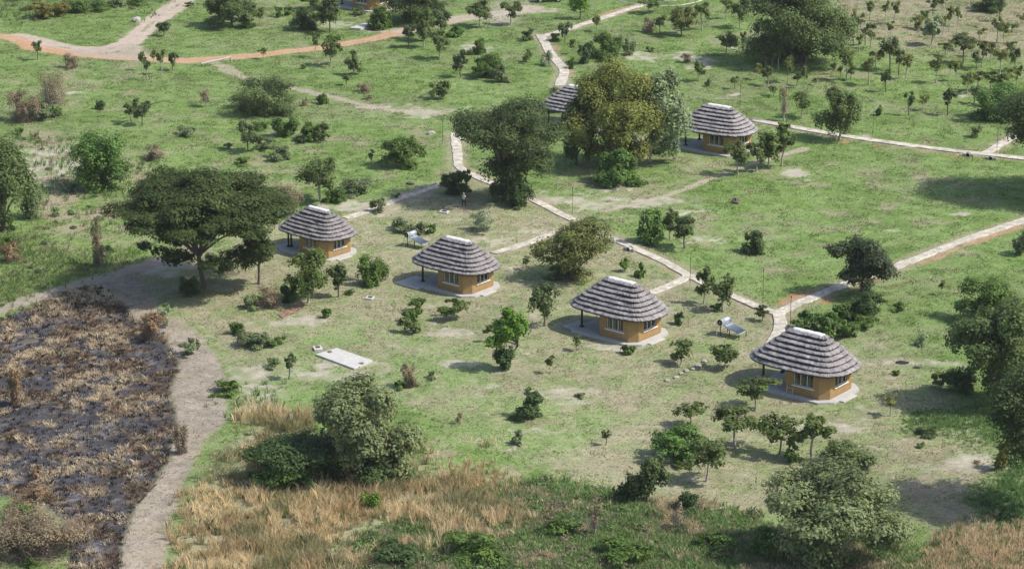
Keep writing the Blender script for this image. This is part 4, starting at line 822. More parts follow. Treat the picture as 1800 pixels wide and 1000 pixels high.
def flat_lobes(n, rs):
    out = [(.45*math.cos(a), .45*math.sin(a), +.08, .34, .55) for a in (0, 1.3, 2.6, 3.9, 5.2)]+[(.72*math.cos(a), .72*math.sin(a), +.06, .20, .5) for a in np.arange(0, 6.2, .7)]
    for i in range(n):
        q = math.sqrt((i+.5)/n)*.90; a = i*2.39996+rs.uniform(-.3, .3); z = .62-q*q*.62+rs.uniform(-.16, .16)
        out.append((q*math.cos(a)+rs.uniform(-.05, .05), q*math.sin(a), z, rs.uniform(.20, .29), .50))
    for i in range(n//4):
        q = rs.uniform(.3, .8); a = rs.rand()*6.28; out.append((q*math.cos(a), q*math.sin(a), -.45-rs.rand()*.25+.2*q, rs.uniform(.16, .24), .5))
    return out
ROWS = """
big|408|47|94|60|tree with dark shadow cut by the top edge, right of the dirt track
ydark|433|35|36|34|small tree touching the right side of the top left shade tree
bush|437|49|26|10|low bush in the shade beside the top left tree trunk
gbush|332|12|16|9|tiny grey bush just right of the dirt track at the very top
ydark|288|63|26|26|small dark tree on the right bank of the dirt track
sapd|66|106|19|35|lone sapling below the orange road near the left edge
twig|126|121|30|28|pale twiggy shrub below the orange road junction
sap|250|124|14|34|leftmost sapling of the cluster below the road junction
sap|259|141|13|40|thin front sapling of the cluster below the road junction
sapy|270|112|17|24|brownish sapling at the back of the cluster below the road junction
sap|284|132|19|44|yellow-green tallest sapling of the cluster below the road junction
ydark|303|124|22|32|dark bushy small tree at the right end of the road junction cluster
bare|94|202|54|78|brown half-bare flat-topped tree above the grey bushes, upper left
twig|40|216|64|58|wide grey twiggy bush, leftmost at upper left
gbush|75|212|34|30|low dark grey bush below the brown half-bare tree
bush|98|206|24|18|small green bush at the foot of the half-bare tree
bush|34|238|16|12|very small green bush under the wide grey bush
sap|231|216|26|36|pale thin-crowned tree, left one of a pair on the lawn
ydark|250|221|32|47|dark crooked tree, right one of a pair on the lawn
feather|175|193|22|18|small pale feathery shrub on the lawn left of the tree pair
twig|64|246|11|14|tiny grey dead shrub near the far left bushes
bare|362|188|22|36|wispy leafless sapling left of the big feathery shrub
feather|468|202|112|66|very wide feathery shrub on the upper left lawn
bush|457|228|30|14|low bush at the bottom of the very wide feathery shrub
sapd|400|262|18|10|tiny dark shrub between grass tussocks left of centre
lush|178|337|102|104|large round bright-green bush with dark shadow on its left
twig|269|282|36|30|small grey shrub right of the large round bush
big|6|406|118|158|tall dense grey-green tree mass at the left edge|.95
gbush|58|386|40|70|grey-green bush against the right side of the left edge tree|1.0
bush|12|440|30|24|green bush below the left edge tree
rust|18|462|34|40|rust brown dry bush at the left edge under the green bush
twig|172|470|24|84|narrow tall brown dead shrub in green grass left of the acacia
dbush|190|444|18|12|tiny dark shrub right of the narrow dead shrub
young|285|345|52|54|pale-leaved tree top showing behind the acacia's upper left
dbush|334|522|36|34|dark shrub at the left foot of the acacia trunk
gbush|374|467|30|22|grey bush on the lawn right of the acacia trunk
ydark|455|499|62|100|tree with pale crooked trunk under the acacia's right side
twig|500|380|66|54|grey-brown bush behind the left hut roof
young|563|354|80|80|forked tree with two leaning stems behind the left hut roof
gbush|625|342|74|30|low wide grey-green bush right of the forked tree
bush|590|356|40|26|low bush under the forked tree on its right
bush|698|349|18|10|tiny bush touching the side path's upper edge
gbush|665|375|30|26|round grey bush standing on the side path edge
bush|710|296|78|56|dense round dark green bush in the middle of the upper lawn
sapd|653|291|11|28|thin dark sapling left of the dense round bush
dbush|802|343|54|42|dark shrub at the path bend, left of the big dark tree
sap|820|344|14|46|slim pale-stemmed sapling right behind the walking person
silvs|848|408|44|38|silvery rounded shrub below the walking person
gbush|705|408|36|25|grey-green low shrub, left of three above the left solar heater
gbush|734|413|36|24|grey-green low shrub, middle of three above the left solar heater
bush|760|411|20|18|small green shrub, right of three above the left solar heater
leafy|542|532|74|92|bushy green tree in front of the acacia-side hut
ydark|595|522|42|60|thin grey-green tree between the bushy tree and the low round bush
bush|651|502|60|50|low spreading green bush below the left huts
twig|475|541|50|38|grey shrub left of the bushy tree and the rusty sheet
dbush|512|534|36|34|dark shrub under the left side of the bushy tree
gbush|444|543|32|24|small grey shrub leftmost below the acacia tree shadow
bush|615|519|18|12|tiny green tuft bush right of the thin grey-green tree
bush|573|560|20|20|tiny green bush right of the rusty sheet
bush|733|548|30|24|uppermost of three stacked leafy shrubs by the green patch
bush|722|568|34|24|middle of three stacked leafy shrubs by the green patch
young|722|584|42|28|lowest of three stacked leafy shrubs by the green patch|.85
leafy|798|561|58|34|small wide-crowned tree in front of the paved-pad hut
bright|893|648|72|108|bright green leaning tree in the middle of the lawn
dbush|889|652|42|44|dark shrub at the foot of the bright green leaning tree
sap|859|601|20|32|small grey sapling left of the bright green leaning tree
ydark|957|573|54|76|open-crowned tree between the bright tree and the solar heater hut
open|1008|492|138|104|large round open-crowned tree at the path between two huts|.93
gbush|985|489|60|24|low shrub under the left of the round open-crowned tree
gbush|1040|410|62|32|hazy blue-green shrub behind the round open-crowned tree
bright|1098|477|18|24|small bright green shrub above the third hut roof|.8
bush|1125|488|20|25|small dark round shrub above the third hut roof
sap|925|474|14|24|faint thin sapling left of the round open-crowned tree
lush|1143|430|46|62|dense rounded bush, left of the trio below the sandy patch
young|1178|421|30|56|thin grey tree, middle of the trio below the sandy patch
ydark|1203|437|60|60|small spreading tree, right of the trio below the sandy patch
dbush|1325|445|42|40|dark pointed bush alone on the large green lawn
dark|1513|517|118|102|dark dense dome-crowned tree beside the long straight path
dbush|1520|562|72|52|dark leafy thicket at the foot of the dome-crowned tree
bush|1478|560|46|30|leafy shrub at the left foot of the dome-crowned tree
lush|1415|582|46|36|leafy bush behind the nearest hut, beside the path fork
lush|1450|592|58|44|leafy bush behind the nearest hut roof's right half
bush|1490|594|44|32|rightmost leafy bush behind the nearest hut roof
bush|1518|577|54|22|pale low shrub below the dark leafy thicket
bush|1580|548|22|18|small dark shrub alone right of the dark leafy thicket
silvs|1620|610|22|24|pale big-leaved shrub left of the right edge trees
sap|1655|518|12|26|faint sapling above the right edge bushes
bush|1738|570|112|84|large spreading bush at the right edge, upper one
big|1752|714|165|182|tall dense tree at the right edge beside its dark shadow
shade|1832|893|205|262|dark bushy tree leaning in from the right edge above the bare patch|.64
dbush|1690|690|60|46|dark shrub under the left side of the right edge tree
young|1655|682|38|30|small pale sprig shrub on lawn right of the nearest hut|.8
gbush|1795|450|30|50|grey-green bush cut by the right edge above the upper bush
sapy|1565|731|26|36|pale spindly sapling on lawn right of the nearest hut
dbush|1627|764|36|16|low dark shrub above the brown bare patch
bush|1618|786|13|10|tiny green plant on the brown bare patch
obush|1762|826|30|52|yellowish small tree at the right edge below the dark tree|.85
twig|1717|815|14|8|tiny brown tuft left of the yellowish small tree
feather|1488|826|96|56|feathery shrub above the lower right sausage tree
young|1328|722|80|62|tree overlapping the porch side of the nearest hut
young|1213|750|62|46|leftmost tree of the grove below the solar heater lawn
young|1292|788|88|78|central forked tree of the grove left below the nearest hut
lush|1190|812|96|64|dense leafy bush mass of the grove
young|1242|846|78|78|tree with bent trunk in front of the grove
young|1370|800|72|74|tree just below the nearest hut's shaded side
leafy|1426|808|82|80|wide-crowned tree with straight trunk below the nearest hut|.60
bush|1395|814|32|34|low bush between two trees below the nearest hut
ydark|1137|884|78|88|tree standing in tall grass left of the grove|.9
dbush|1100|880|56|34|dark shrub left of the tree in tall grass
dbush|1215|905|44|40|dark shrub in tall grass right of the tree
sapd|1065|782|18|27|small sapling with short shadow above the pale mown patch
bush|1190|822|22|14|tiny shrub under the grove's left side
dbush|929|736|64|54|dark rounded shrub in the middle foreground lawn
gbush|908|782|22|26|small grey sprig below the dark rounded shrub
twig|806|746|14|22|thin dry sprig in the foreground grass
twig|717|682|36|44|dry brown shrub right of the tank cover
gbush|757|666|18|14|small grey shrub right of the dry brown shrub
bush|705|684|24|16|tiny green clump at the foot of the dry brown shrub
sapd|508|666|26|46|small tree with dark leaves left of the tank cover
gbush|480|648|24|18|low grey shrub beside the small dark-leaved tree
gbush|448|612|62|34|low grey-green bush on the lawn by the firebreak
bush|418|588|28|24|small green bush above the low grey-green bush
bush|484|608|36|16|low green bush left of the inspection cover
silvs|290|576|24|38|blue-green young shrub at the burnt field edge
rust|268|600|48|54|dry brown shrub at the corner of the burnt field
gbush|333|626|38|30|grey-green bush alone on the bare firebreak
twig|318|800|30|60|grey dead shrub at the burnt field's right edge
rust|28|715|30|70|scorched reddish young tree in the burnt field
rust|65|840|18|24|pale straw tussock shrub in the burnt field
sausage|636|846|196|178|large grey-green tree in the foreground beside dark green thicket|.93
dbush|520|862|176|104|wide dark green thicket left of the foreground grey-green tree
lush|495|874|120|66|brighter leafy front of the wide foreground thicket
dbush|660|850|140|80|dark undergrowth beneath the foreground grey-green tree
bright|650|897|38|30|small vivid green bush in golden grass|.95
sausage|1466|996|238|176|large grey-green tree with hanging fruits at lower right|.95
lush|1565|968|60|52|bright green bush right of the fruit-bearing tree
bush|1350|985|90|60|dark green bush left under the fruit-bearing tree
twig|60|985|190|110|large brown-grey dry bush in the lower left corner
rust|55|890|60|40|rusty dry bush above the lower left corner bush
lush|40|918|46|36|green sprout bush amid the lower left dry bushes
bush|400|695|50|26|low green shrub at the firebreak's right edge
shade|893|352|66|86|lower leafy limb of the big dark tree|.9
dbush|912|364|50|46|dark round bush below the big dark tree at the path
shade|1013|289|64|118|dark violet-tinged tree between the two big central trees|.85
silver|1167|284|84|158|silver-green tall tree left of the far right hut|.86
dbush|1150|270|36|34|dark shrub at the foot of the silver-green tree
lush|1082|328|92|66|large bright leafy bush below the olive-coloured tree
gbush|988|196|44|42|small grey-green tree in front of the hidden hut roof|.9
young|1297|308|50|60|leftmost small tree in front of the far right hut
young|1330|302|38|52|second small tree in front of the far right hut
leafy|1350|294|40|62|third small tree in front of the far right hut|.72
leafy|1374|292|48|72|tallest small tree right of the far right hut|.62
young|1476|246|88|90|round-crowned tree with dark trunk on the far right path|.84
bare|1378|213|20|64|white-stemmed bare sapling left of the round-crowned path tree
young|1409|207|30|46|hazy small tree between bare sapling and round-crowned tree
dbush|1545|204|12|18|tiny dark cone shrub on the lawn above the far right path
gbush|1715|242|22|22|grey-green small shrub above the right path junction
lush|1748|213|86|66|large dense dark-green bush near the right edge, upper lawn
shade|1872|345|240|205|dark tree cut by the right edge above the path junction|.68
big|1403|112|190|150|huge dense tree at the top edge with broad shadow|.95
sap|1276|34|22|36|slim tree at the top edge left of the huge dense tree
young|1301|50|32|58|pale willowy tree touching the huge dense tree
young|1276|98|40|43|small grey spreading tree left of the huge tree's shadow
sap|1305|88|12|32|dark slim sapling beside the small grey spreading tree
sap|1234|53|28|50|willowy sapling below the topmost right hut
open|1198|63|54|52|round hazy small tree below the topmost right hut|.75
sapd|1160|61|20|34|thin small tree left of the round hazy tree
twig|1142|58|26|28|pale brownish shrub tree below the pale path's top end
young|1140|24|40|28|leafy small tree in front of the topmost right hut
sap|1049|56|16|26|faint low sapling right of the pale path, upper part
bright|1019|34|36|42|bright green lollipop tree at the top edge
ydark|993|73|26|34|dark small tree standing on the bend of the pale path
bush|974|73|18|14|small round bush inside the path bend
bush|1066|104|62|46|dense rounded bush right of the pale path, upper middle
gbush|1106|98|24|30|grey bush touching the dense rounded bush on its right
dbush|1030|114|28|40|dark upright bush left of the dense rounded bush
sap|1007|95|13|25|small sapling between path and dark upright bush
silvs|961|117|22|28|silvery spiky shrub on the pale path's left edge
sap|925|110|20|22|faint pale shrub on the lawn left of the silvery spiky one|.9
sapd|926|71|24|22|small shrub left of the pale path junction|.95
bush|1003|122|12|20|small shrub on the right edge of the path near the hidden hut
twig|1208|111|24|18|small shrub on the worn strip right of the dense rounded bush
young|1229|144|22|34|crooked sapling below the small shrub on the worn strip
sapd|1291|157|15|23|small dark conical shrub above the far right hut
gbush|1244|153|14|14|tiny grey shrub above the far right hut's left end
bush|1142|92|16|9|tiny dark shrub at the end of the worn strip
young|898|44|38|42|tree on the pale clearing, right one, top middle
young|843|47|46|50|tree on the pale clearing, left one, top middle
lush|800|66|32|20|low bright shrub left below the clearing trees
ydark|776|62|36|42|dark tree left of the clearing trees
leafy|745|72|40|58|olive-green tree right of the topmost left hut|.9
shade|738|38|110|64|dark dense tree mass at the top right of the topmost left hut|.9
bush|670|54|46|44|leafy bush hiding the topmost left hut's right side
feather|630|28|24|16|pale feathery shrub before the topmost left hut
sapd|718|83|26|40|small grey tree, left of three below the orange road's end
young|745|84|28|52|small tree, middle of three below the orange road's end
young|773|104|36|50|pale small tree, right of three below the orange road's end
ydark|810|136|30|48|dark slim tree left of the upper middle bush pair
bush|855|138|54|44|dense bush, left of the upper middle bush pair
gbush|880|146|36|32|greyish bush, right of the upper middle bush pair
bush|840|97|34|28|small bush above the upper middle bush pair
young|772|174|38|32|white-flecked small tree on the upper middle lawn|.8
young|622|132|30|42|silvery spiky small tree on the upper middle lawn|.85
sapd|609|150|15|19|tiny tree left below the silvery spiky small tree
twig|640|162|30|16|low sprawling sprig on the upper middle lawn
twig|646|176|16|10|tiny sprig below the low sprawling sprig
bush|567|184|22|20|small dark shrub, right of two on the dusty trail
twig|535|187|14|16|small reddish shrub, left of two on the dusty trail
bush|532|122|12|8|tiny dark tuft below the orange road, middle
young|581|115|38|46|tree standing on the orange road's lower edge
sap|555|101|16|44|slim pale sapling beside the orange road tree
ydark|580|58|58|62|dark tree left of the topmost left hut|.7
dbush|535|54|46|42|dense dark bush left of the topmost dark tree
young|552|16|50|26|tree top cut by the top edge, left of the topmost left hut|.9
bush|586|73|26|13|low bush just above the orange road
sap|457|46|18|32|small sapling between two shade trees at the top left
bush|490|31|16|18|small bush, left of two between the top shade trees
bush|508|28|18|16|small bush, right of two between the top shade trees
sap|463|104|20|20|small dark sapling on the orange road
bush|503|241|48|38|round leafy bush, leftmost of the middle left trio
bush|543|248|38|34|leafy bush, middle of the middle left trio
young|568|248|26|34|small tree, rightmost of the middle left trio|.85
ydark|436|266|44|50|dark crooked shrub tree left of the middle left trio
gbush|468|264|36|24|grey-green bush below the middle left trio's left bush
dbush|530|252|30|12|dark low shrub under the middle left trio
gbush|495|282|44|26|grey-green mounded shrub behind the acacia's upper right
bush|424|291|26|14|tiny green bush above the acacia crown's right part
gbush|330|240|36|18|low pale shrub on the lawn above the acacia
obush|75|34|46|30|olive bush, leftmost in the top left hedge
obush|105|30|42|26|olive bush, second from left in the top left hedge
bush|138|24|38|24|green bush, third from left in the top left hedge
bush|172|20|42|20|green bush, fourth from left in the top left hedge
gbush|206|13|34|17|grey bush, fifth from left in the top left hedge
bush|240|10|34|14|green bush, last on the right in the top left hedge
dbush|1740|22|60|34|dark tree shadowed bush at the top right corner|1
sapd|1756|38|16|40|dark-trunked tree at the top right corner
bush|1625|32|16|12|small dark round shrub above the tan clearing
silver|1637|80|38|52|silvery young tree on the tan clearing|.65
sapy|1613|52|24|24|olive shrub tree left of the silvery young tree|.9
bush|60|1000|30|20|green sprout at the bottom edge under the dry bush
bush|840|985|120|50|low green bush at the bottom edge left of centre
dbush|700|990|90|40|low dark bush at the bottom edge under the golden grass
bush|1100|990|100|44|low olive bush at the bottom edge, middle
bush|1250|975|80|40|low green bush at the bottom edge left of the fruit tree
bush|990|945|60|34|low green bush amid the tall scrub, middle bottom
bare|1045|944|26|62|grey bare shrub sticking out of the bottom scrub, left one
bare|1190|934|24|50|grey bare shrub sticking out of the bottom scrub, right one
"""
ROWS += '''young|1237|534|38|66|left one of two tall bushy saplings above the free-standing solar heater|.72
young|1270|547|40|64|right one of two tall bushy saplings above the free-standing solar heater|.72
bush|1258|547|20|16|tiny shrub between the feet of the two tall bushy saplings
ydark|1340|564|26|28|small sapling by the path just left of the fork
young|1197|641|42|42|thin pale-stemmed young tree at the stepping stones' upper left|.75
young|1274|648|52|44|fine-leaved young tree at the right end of the stepping stones|.78
sapd|1013|616|16|28|tiny sapling in front of the third hut's porch
sap|967|656|18|32|small sapling alone right of the bright green leaning tree
bush|1103|624|30|18|small green shrub at the third hut's front wall corner
dbush|1193|571|17|22|small dark upright shrub right of the third hut
bush|1575|660|14|10|tiny green tuft on the lawn right of the nearest hut
gbush|735|585|18|10|tiny grey tuft right of the stacked leafy shrubs
gbush|1020|700|20|10|tiny green tuft on the middle foreground lawn'''
FR = []
def mk_rows():
    for i, ln in enumerate(ROWS.strip().splitlines()):
        q = ln.split('|'); kind, x, y, w_, h_, lb = q[:6]; ch = float(q[6]) if len(q) > 6 else None
        fr = 0; bs = (1141, 284) if lb.startswith('silver-green tall') else None
        if 'hanging fruits' in lb: fr = 9
        g = 'bushes of the top left hedge' if 'top left hedge' in lb else None
        tree(kind, float(x), float(y), float(w_), float(h_), lb, ch, seed=i+1, group=g, fruit=fr, base=bs, trunk_lean=.9 if 'leaning tree' in lb else 0)
rsA = np.random.RandomState(5)
tree('acacia', 358, 506, 300, 212, 'big flat-topped acacia tree spreading beside the left hut', .84, seed=501, trunk_lean=-.5, lob=flat_lobes(64, rsA))
tree('shade', 888, 352, 190, 176, 'big dark spreading tree over the path crossing, centre', .74, seed=502)
tree('olive', 1077, 292, 168, 176, 'tall olive-coloured tree hiding the far thatched hut', .92, seed=503)
s_ = sc(985); rr = random.Random(4)
fruit_pts = [((1552-1466)/s_+rr.uniform(-.2, .2)+i*.16, -1.2+rr.uniform(-.3, .3), 2.6+rr.uniform(-.3, .5)) for i in range(6)] + [(-4.4, -1, 1.9), (-2.9, -2.2, 1.2), (-4.1, -1.2, 2.3)]
mk_rows()

# saplings of the plantation, upper right: kind letter, trunk base x, y, width, height
PL = """y1358 118 15 30;s1369 124 14 40;s1385 146 17 44;d1408 116 18 36;s1417 112 16 30;s1414 156 13 38;d1401 151 14 22;y1450 113 15 28;s1465 131 11 20;d1477 136 9 20;s1487 142 24 52;d1495 141 16 24;
d1500 76 12 40;s1527 150 22 50;y1538 124 26 34;s1530 86 16 42;d1521 80 14 36;s1512 60 14 34;y1500 60 14 40;s1528 37 14 33;s1556 38 11 34;s1572 43 15 38;s1565 69 13 30;d1564 124 31 56;d1580 132 16 44;y1592 139 20 42;
d1557 162 16 38;d1597 203 16 40;y1622 194 20 26;d1666 203 24 44;s1645 146 22 47;s1670 134 11 26;y1681 143 17 34;s1668 56 13 44;y1657 62 11 34;s1683 47 11 32;d1693 112 44 48;s1662 100 22 24;s1725 120 24 44;d1716 123 14 32;y1757 132 26 46;d1783 126 18 40;
s1752 75 20 45;y1765 77 16 36;y1722 74 20 26;d1779 55 16 12;y1797 45 18 20;s1700 165 22 36;y1718 160 26 34;y1741 164 22 38;d1755 168 24 36;y1772 160 24 38;s1787 152 22 34;y1730 186 24 26;d1712 182 18 30;s1350 152 14 34;y1343 150 16 30;d1360 170 14 18;s1690 88 18 30;d1776 100 18 26;
y1708 100 16 30;s1740 110 16 34;s1346 118 14 34;d1340 90 14 30;y1330 140 14 26;s1432 150 9 12;d1640 28 22 30;s1655 20 18 26;y1480 90 12 30;s1510 92 12 30"""
def plantation():
    it = []
    for t in PL.replace('\n', '').split(';'):
        t = t.strip(); k = {'y': 'sapy', 's': 'sap', 'd': 'sapd'}[t[0]]; a = [float(v) for v in t[1:].split()]; it.append((k, *a))
    bands = [(0, 50, 'backmost row'), (50, 82, 'second row from the back'), (82, 120, 'middle row'), (120, 139, 'fourth row from the back'), (139, 160, 'second row from the front'), (160, 999, 'front row')]
    O = ['first', 'second', 'third', 'fourth', 'fifth', 'sixth', 'seventh', 'eighth', 'ninth', 'tenth', 'eleventh', 'twelfth', 'thirteenth', 'fourteenth', 'fifteenth', 'sixteenth', 'seventeenth', 'eighteenth']
    D = {'sapy': 'yellowish', 'sap': 'mid-green', 'sapd': 'dark-leaved'}
    for lo, hi, nm in bands:
        rw = sorted([q for q in it if lo <= q[2] < hi], key=lambda q: q[1])
        for i, q in enumerate(rw):
            tree(q[0], q[1], q[2], q[3]*1.15, q[4]*1.05, '%s plantation sapling, %s from left in the %s' % (D[q[0]], O[i], nm), None, seed=int(q[1]*3+q[2]), trunk_lean=0, group='saplings of the upper right plantation')
plantation()

# ------------------------------------------------------------------ grasses (stuff)
rg = np.random.RandomState(11)
def scatter(n, xr=(-95, 95), yr=(166, 395)):
    """random ground points inside the view"""
    X = rg.uniform(*xr, n); Y = rg.uniform(*yr, n); px, py = proj(X, Y)
    k = (px > -420) & (px < 2220) & (py > -60) & (py < 1110); return X[k], Y[k]
def near_path(X, Y):
    d = np.full(X.shape, 9.0)
    for r in PATHS: d = np.minimum(d, linedist(X, Y, r[1])-r[2]/2)
    return d
HUTS = [(o.location.x, o.location.y, o.scale[0], o.rotation_euler[2]) for o in COL.objects if o.name.startswith('thatched_hut')]
SL = [gp(605, 632)]
def free(X, Y):
    m = near_path(X, Y) > .08
    for hx, hy, hs, ha in HUTS:
        dx, dy = (X-hx)/hs, (Y-hy)/hs; u = dx*math.cos(ha)+dy*math.sin(ha); v = -dx*math.sin(ha)+dy*math.cos(ha)
        m &= ~((u > -5.9) & (u < 5.2) & (np.abs(v) < 3.5))
    px, py = proj(X, Y); m &= polysd(px, py, [(554.5, 625), (622, 650), (655, 635.5), (592, 614)]) < 0
    for poly in ([(549.5, 611.5), (553, 617.5), (568, 616.5), (564.5, 610)], [(641, 526.5), (654, 528), (659, 523), (646, 521.5)], [(771, 374.5), (786, 376.5), (790, 372.5), (776, 370.5)]): m &= polysd(px, py, poly) < 0
    return m
def blades(name, X, Y, h, w_, lean, nb, col, spread, label, cat, droop=.35):
    n = len(X); X = np.repeat(X, nb); Y = np.repeat(Y, nb); h = np.repeat(h, nb)*rg.uniform(.55, 1.15, n*nb); C = np.repeat(col, nb, axis=0)*rg.uniform(.72, 1.32, (n*nb, 1))
    a = rg.uniform(0, 6.283, n*nb); r = rg.rand(n*nb)*spread; bx = X+np.cos(a)*r; by = Y+np.sin(a)*r
    a2 = a+rg.normal(size=n*nb)*.6; ln = rg.uniform(.2, 1, n*nb)*lean*h; dx = np.cos(a2)*ln; dy = np.sin(a2)*ln
    s = rg.uniform(0, 6.283, n*nb); sx = np.cos(s)*w_*.5; sy = np.sin(s)*w_*.5
    z = np.zeros(n*nb)-.02
    P0 = np.stack([bx-sx, by-sy, z], 1); P1 = np.stack([bx+sx, by+sy, z], 1)
    M1 = np.stack([bx+dx*.45+sx*.8, by+dy*.45+sy*.8, h*.7], 1); M0 = np.stack([bx+dx*.45-sx*.8, by+dy*.45-sy*.8, h*.7], 1)
    T = np.stack([bx+dx*1.1, by+dy*1.1, h*(1-droop*.3*rg.rand(n*nb))], 1)
    if lean < 0: pass
    V = np.stack([P0, P1, M1, T, M0], 1).reshape(-1, 3)
    o = npmesh(name, V, 5, M_BLADE, None, np.repeat(C, 5, axis=0)); tag(o, label, cat, kind='stuff'); return o
def lawns():
    X, Y = scatter(900000); c, m, bare, (n1, n2, n3, n5) = ground_field(X, Y)
    keep = free(X, Y) & (rg.rand(len(X)) > bare*1.15) & (m['burnt'] < .3) & (m['firebreak'] < .4)
    X, Y, c, n2, n5 = X[keep], Y[keep], c[keep], n2[keep], n5[keep]; dry = m['dry'][keep]; tall = np.maximum(m['leftgreen'][keep], 0)
    g = rg.rand(len(X))[:, None]; mixg = np.where(g < .62, 1.0, 0.0)
    c2 = c*np.array([1.28, 1.38, 1.15])*mixg + (c*.85+C_STRAW*.35)*(1-mixg)
    h = .02+.035*rg.rand(len(X))+.11*sstep(.46, .66, fbm(X, Y, 1.3, 4, 111))*(1-.5*dry)+.2*tall
    hu = rg.normal(size=(len(X), 1)); c2 = c2*(1+hu*np.array([.13, .02, .06]))*(1+.12*rg.normal(size=(len(X), 1))); c2 = np.clip(c2, .02, .8)
    blades('lawn_grass', X, Y, h, .06, 1.6, 2, c2, .12, 'short green and straw-tinged grass covering the lawns', 'grass')
lawns()
def inzone(n, zs, soft=20, amp=24):
    out = []
    pts = sum((ZONES[z] for z in zs), []); G = [gp(*p) for p in pts]
    xr = (min(g[0] for g in G)-4, max(g[0] for g in G)+4); yr = (min(g[1] for g in G)-4, max(g[1] for g in G)+4)
    X, Y = scatter(n, xr, yr); px, py = proj(X, Y); wn = fbm(X, Y, 6, 5, 9); mm = np.zeros_like(X)
    for z in zs: mm = np.maximum(mm, zone(px, py, z, wn, soft, amp))
    k = rg.rand(len(X)) < mm; return X[k], Y[k], mm[k]
def tall():
    X, Y, mm = inzone(19000, ['golden'], 40, 70); k = (fbm(X, Y, 2.2, 4, 71) > .36); X, Y = X[k], Y[k]
    t = fbm(X, Y, 3, 3, 72)[:, None]; t = sstep(.36, .64, t); c = L(.58, .45, .26)*(1-t)+L(.82, .67, .42)*t; lowf = sstep(.42, .58, fbm(X, Y, 6, 3, 75)); gi = (rg.rand(len(X)) < .13)[:, None]; c = np.where(gi, L(.20, .26, .10), c)
    h = (.5+1.1*fbm(X, Y, 1.6, 3, 73))*rg.uniform(.6, 1.35, len(X))*(.55+.55*lowf)
    br = sstep(.55, .68, fbm(X, Y, 3.5, 4, 78))[:, None]; c = c*(1-br*.8)+L(.30, .30, .15)*br*.8
    blades('golden_grass', X, Y, h, .036, .55, 12, c, .2, 'tall golden dry grass in the lower left foreground', 'grass')
    X, Y, mm = inzone(7000, ['redgrass'], 34, 46); c = np.tile(L(.68, .53, .34), (len(X), 1)); c = np.where((rg.rand(len(X)) < .3)[:, None], L(.18, .25, .10), c)
    blades('reddish_grass', X, Y, (.5+.8*rg.rand(len(X)))*(.5+.5*mm), .036, .5, 12, c, .14, 'tall reddish dry grass in the lower right corner', 'grass')
    X, Y, mm = inzone(60000, ['scrub']); t = fbm(X, Y, 2.6, 4, 81); u = fbm(X, Y, 1.1, 4, 82)
    c = np.where((t > .50)[:, None], L(.22, .34, .115), np.where((t < .40)[:, None], L(.52, .44, .28), L(.27, .33, .16)))
    c = np.where((rg.rand(len(X)) < .18)[:, None], L(.60, .51, .33), c)
    h = (.15+.95*u)*rg.uniform(.6, 1.2, len(X))
    blades('tall_scrub_grass', X, Y, h*.8, .055, .7, 7, c, .2, 'mixed green and straw tall grass along the bottom edge', 'grass')
    X, Y, mm = inzone(15000, ['greentall'], 40, 40); c = np.tile(L(.15, .24, .085), (len(X), 1))*rg.uniform(.8, 1.2, (len(X), 1))
    blades('green_reeds', X, Y, (.15+.35*rg.rand(len(X)))*mm, .05, .6, 8, c*1.2, .2, 'tall green grass under the right edge trees', 'grass')
    X, Y, mm = inzone(30000, ['leftgreen', 'thicket', 'tanleft', 'lime2'], 20, 24); t = fbm(X, Y, 2.4, 4, 85)
    k = (t > .40); X, Y, t = X[k], Y[k], t[k]; c = np.where((t > .52)[:, None], L(.18, .26, .095), L(.28, .27, .15)); 
    blades('rough_grass', X, Y, .3+.5*rg.rand(len(X)), .05, .55, 7, c, .2, 'rough knee-high green grass on the left side', 'grass')
    # straw in the burnt field
    X, Y, mm = inzone(40000, ['burnt'], 6, 12); t = fbm(X, Y, 1.6, 5, 41)*.65+fbm(X, Y, 14, 5, 1)*.35; k = ((t > .50) & (rg.rand(len(X)) < .8)) | (rg.rand(len(X)) < .07); X, Y, t = X[k], Y[k], t[k]
    v = fbm(X, Y, 2.0, 3, 88); c = np.where((v > .52)[:, None], L(.72, .60, .42), np.where((v < .42)[:, None], L(.24, .165, .11), L(.46, .35, .235))); c = np.where((rg.rand(len(X)) < .25)[:, None], L(.05, .045, .045), c)
    blades('burnt_straw', X, Y, .10+.42*rg.rand(len(X))**2*sstep(.45, .6, t)+.04, .040, 1.5, 9, c, .28, 'scorched straw tufts over the blackened ground', 'burnt grass')
    X, Y, mm = inzone(16000, ['burnt'], 6, 12); k = rg.rand(len(X)) < .45; X, Y = X[k], Y[k]
    blades('charred_stubble', X, Y, .10+.25*rg.rand(len(X)), .05, .8, 7, np.tile(L(.022, .021, .022), (len(X), 1)), .2, 'black charred grass stubble in the burnt field', 'burnt grass')
    # scattered litter on the firebreak
    X, Y, mm = inzone(14000, ['firebreak'], 6, 12); 
    blades('dry_litter', X, Y, .03+.05*rg.rand(len(X)), .04, 2.5, 4, np.tile(L(.33, .26, .19), (len(X), 1)), .2, 'flattened dry grass litter on the bare firebreak', 'litter')
    # tussocks dotted on the lawns
    X, Y = scatter(1800); c, m, bare, ns = ground_field(X, Y); t = fbm(X, Y, 5, 4, 95); k = free(X, Y) & (t > .52) & (bare < .35) & (m['burnt'] < .1); X, Y = X[k], Y[k]; c = c[k]
    blades('grass_tussocks', X, Y, .12+.16*rg.rand(len(X)), .05, .9, 9, c*np.array([1.2, 1.4, 1.05]), .24, 'darker tussocks scattered over the lawns', 'grass')
tall()
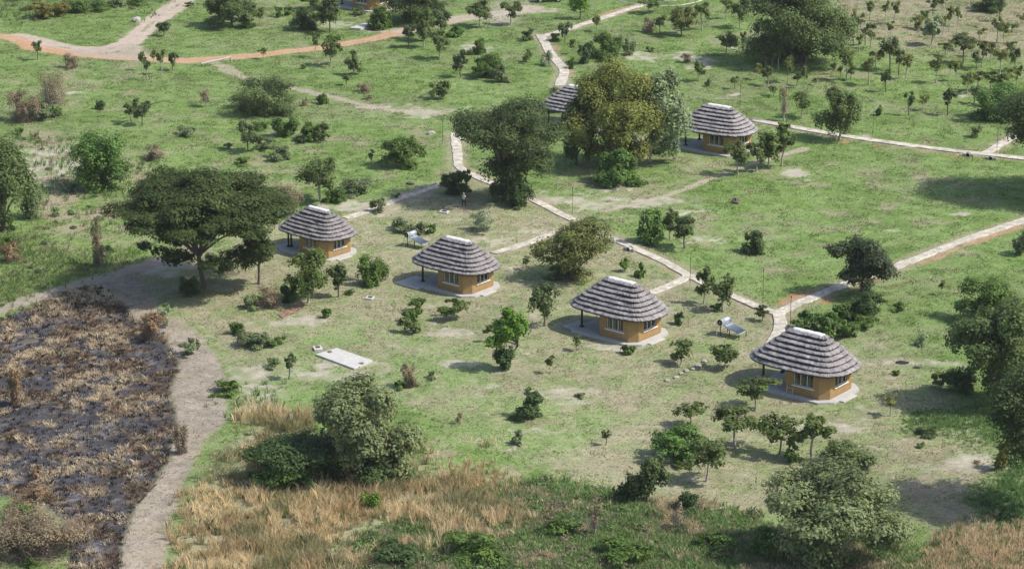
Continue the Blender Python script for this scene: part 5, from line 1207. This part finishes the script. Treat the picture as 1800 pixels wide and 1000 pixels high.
def mounds():
    VV = []; CC = []; rs = np.random.RandomState(77)
    for zs, n, cols, sz in ((['scrub'], 520, [(.13, .21, .065), (.10, .17, .05), (.17, .20, .09), (.22, .19, .12)], 1.0), (['thicket'], 150, [(.10, .16, .05), (.15, .16, .06)], 1.1), (['leftgreen', 'tanleft'], 150, [(.12, .20, .06), (.16, .19, .10)], .6), (['greentall'], 90, [(.08, .15, .045), (.11, .19, .06)], .8), (['golden', 'redgrass'], 130, [(.12, .2, .06), (.2, .16, .09)], .7)):
        X, Y, mm = inzone(n, zs, 20, 30)
        for x, y in zip(X, Y):
            a = rs.uniform(.3, 1.0)*sz; az = a*rs.uniform(.45, .9); k = int(60+190*a*a); D = rs.normal(size=(k, 3)); D /= np.linalg.norm(D, axis=1, keepdims=True); D[:, 2] = np.abs(D[:, 2])
            P = D*np.array([a, a, az])*rs.uniform(.45, 1.1, (k, 1))+np.array([x, y, 0]); Nn = D+rs.normal(size=(k, 3))*.6; Nn /= np.linalg.norm(Nn, axis=1, keepdims=True)
            VV.append(leaves(P, Nn, .15, rs, 1.8)); c = np.array(cols[rs.randint(len(cols))])*rs.uniform(.8, 1.3); CC.append(np.repeat(c[None]*rs.uniform(.7, 1.35, (k, 1)), 4, axis=0))
    tag(npmesh('undergrowth', np.concatenate(VV), 4, M_LEAF, None, np.concatenate(CC)), 'low leafy undergrowth amid the tall grasses', 'undergrowth', kind='stuff')
mounds()
# thin even haze in the air between the helicopter and the far lawns
hz = MB(); hz.box(-420, 420, -12, 760, -2.0, 88.0); hm = bpy.data.materials.new('haze'); hm.use_nodes = True; hn = hm.node_tree; hn.nodes.remove(hn.nodes['Principled BSDF'])
pv = hn.nodes.new('ShaderNodeVolumePrincipled'); pv.inputs['Color'].default_value = (.93, .96, 1, 1); pv.inputs['Density'].default_value = .00007; pv.inputs['Anisotropy'].default_value = .1; hn.links.new(pv.outputs[0], hn.nodes['Material Output'].inputs['Volume'])
tag(hz.build('haze', hm), 'thin pale haze in the air', 'haze', kind='stuff')
seen = {}
for o in COL.objects:
    if o.parent is None and 'label' in o:
        seen.setdefault(o['label'], []).append(o.name)
        nw = len(o['label'].split())
        if nw < 4 or nw > 16: print('LABEL LENGTH', o['label'])
for k_, v_ in seen.items():
    if len(v_) > 1: print('DUPLICATE LABEL', k_, v_)
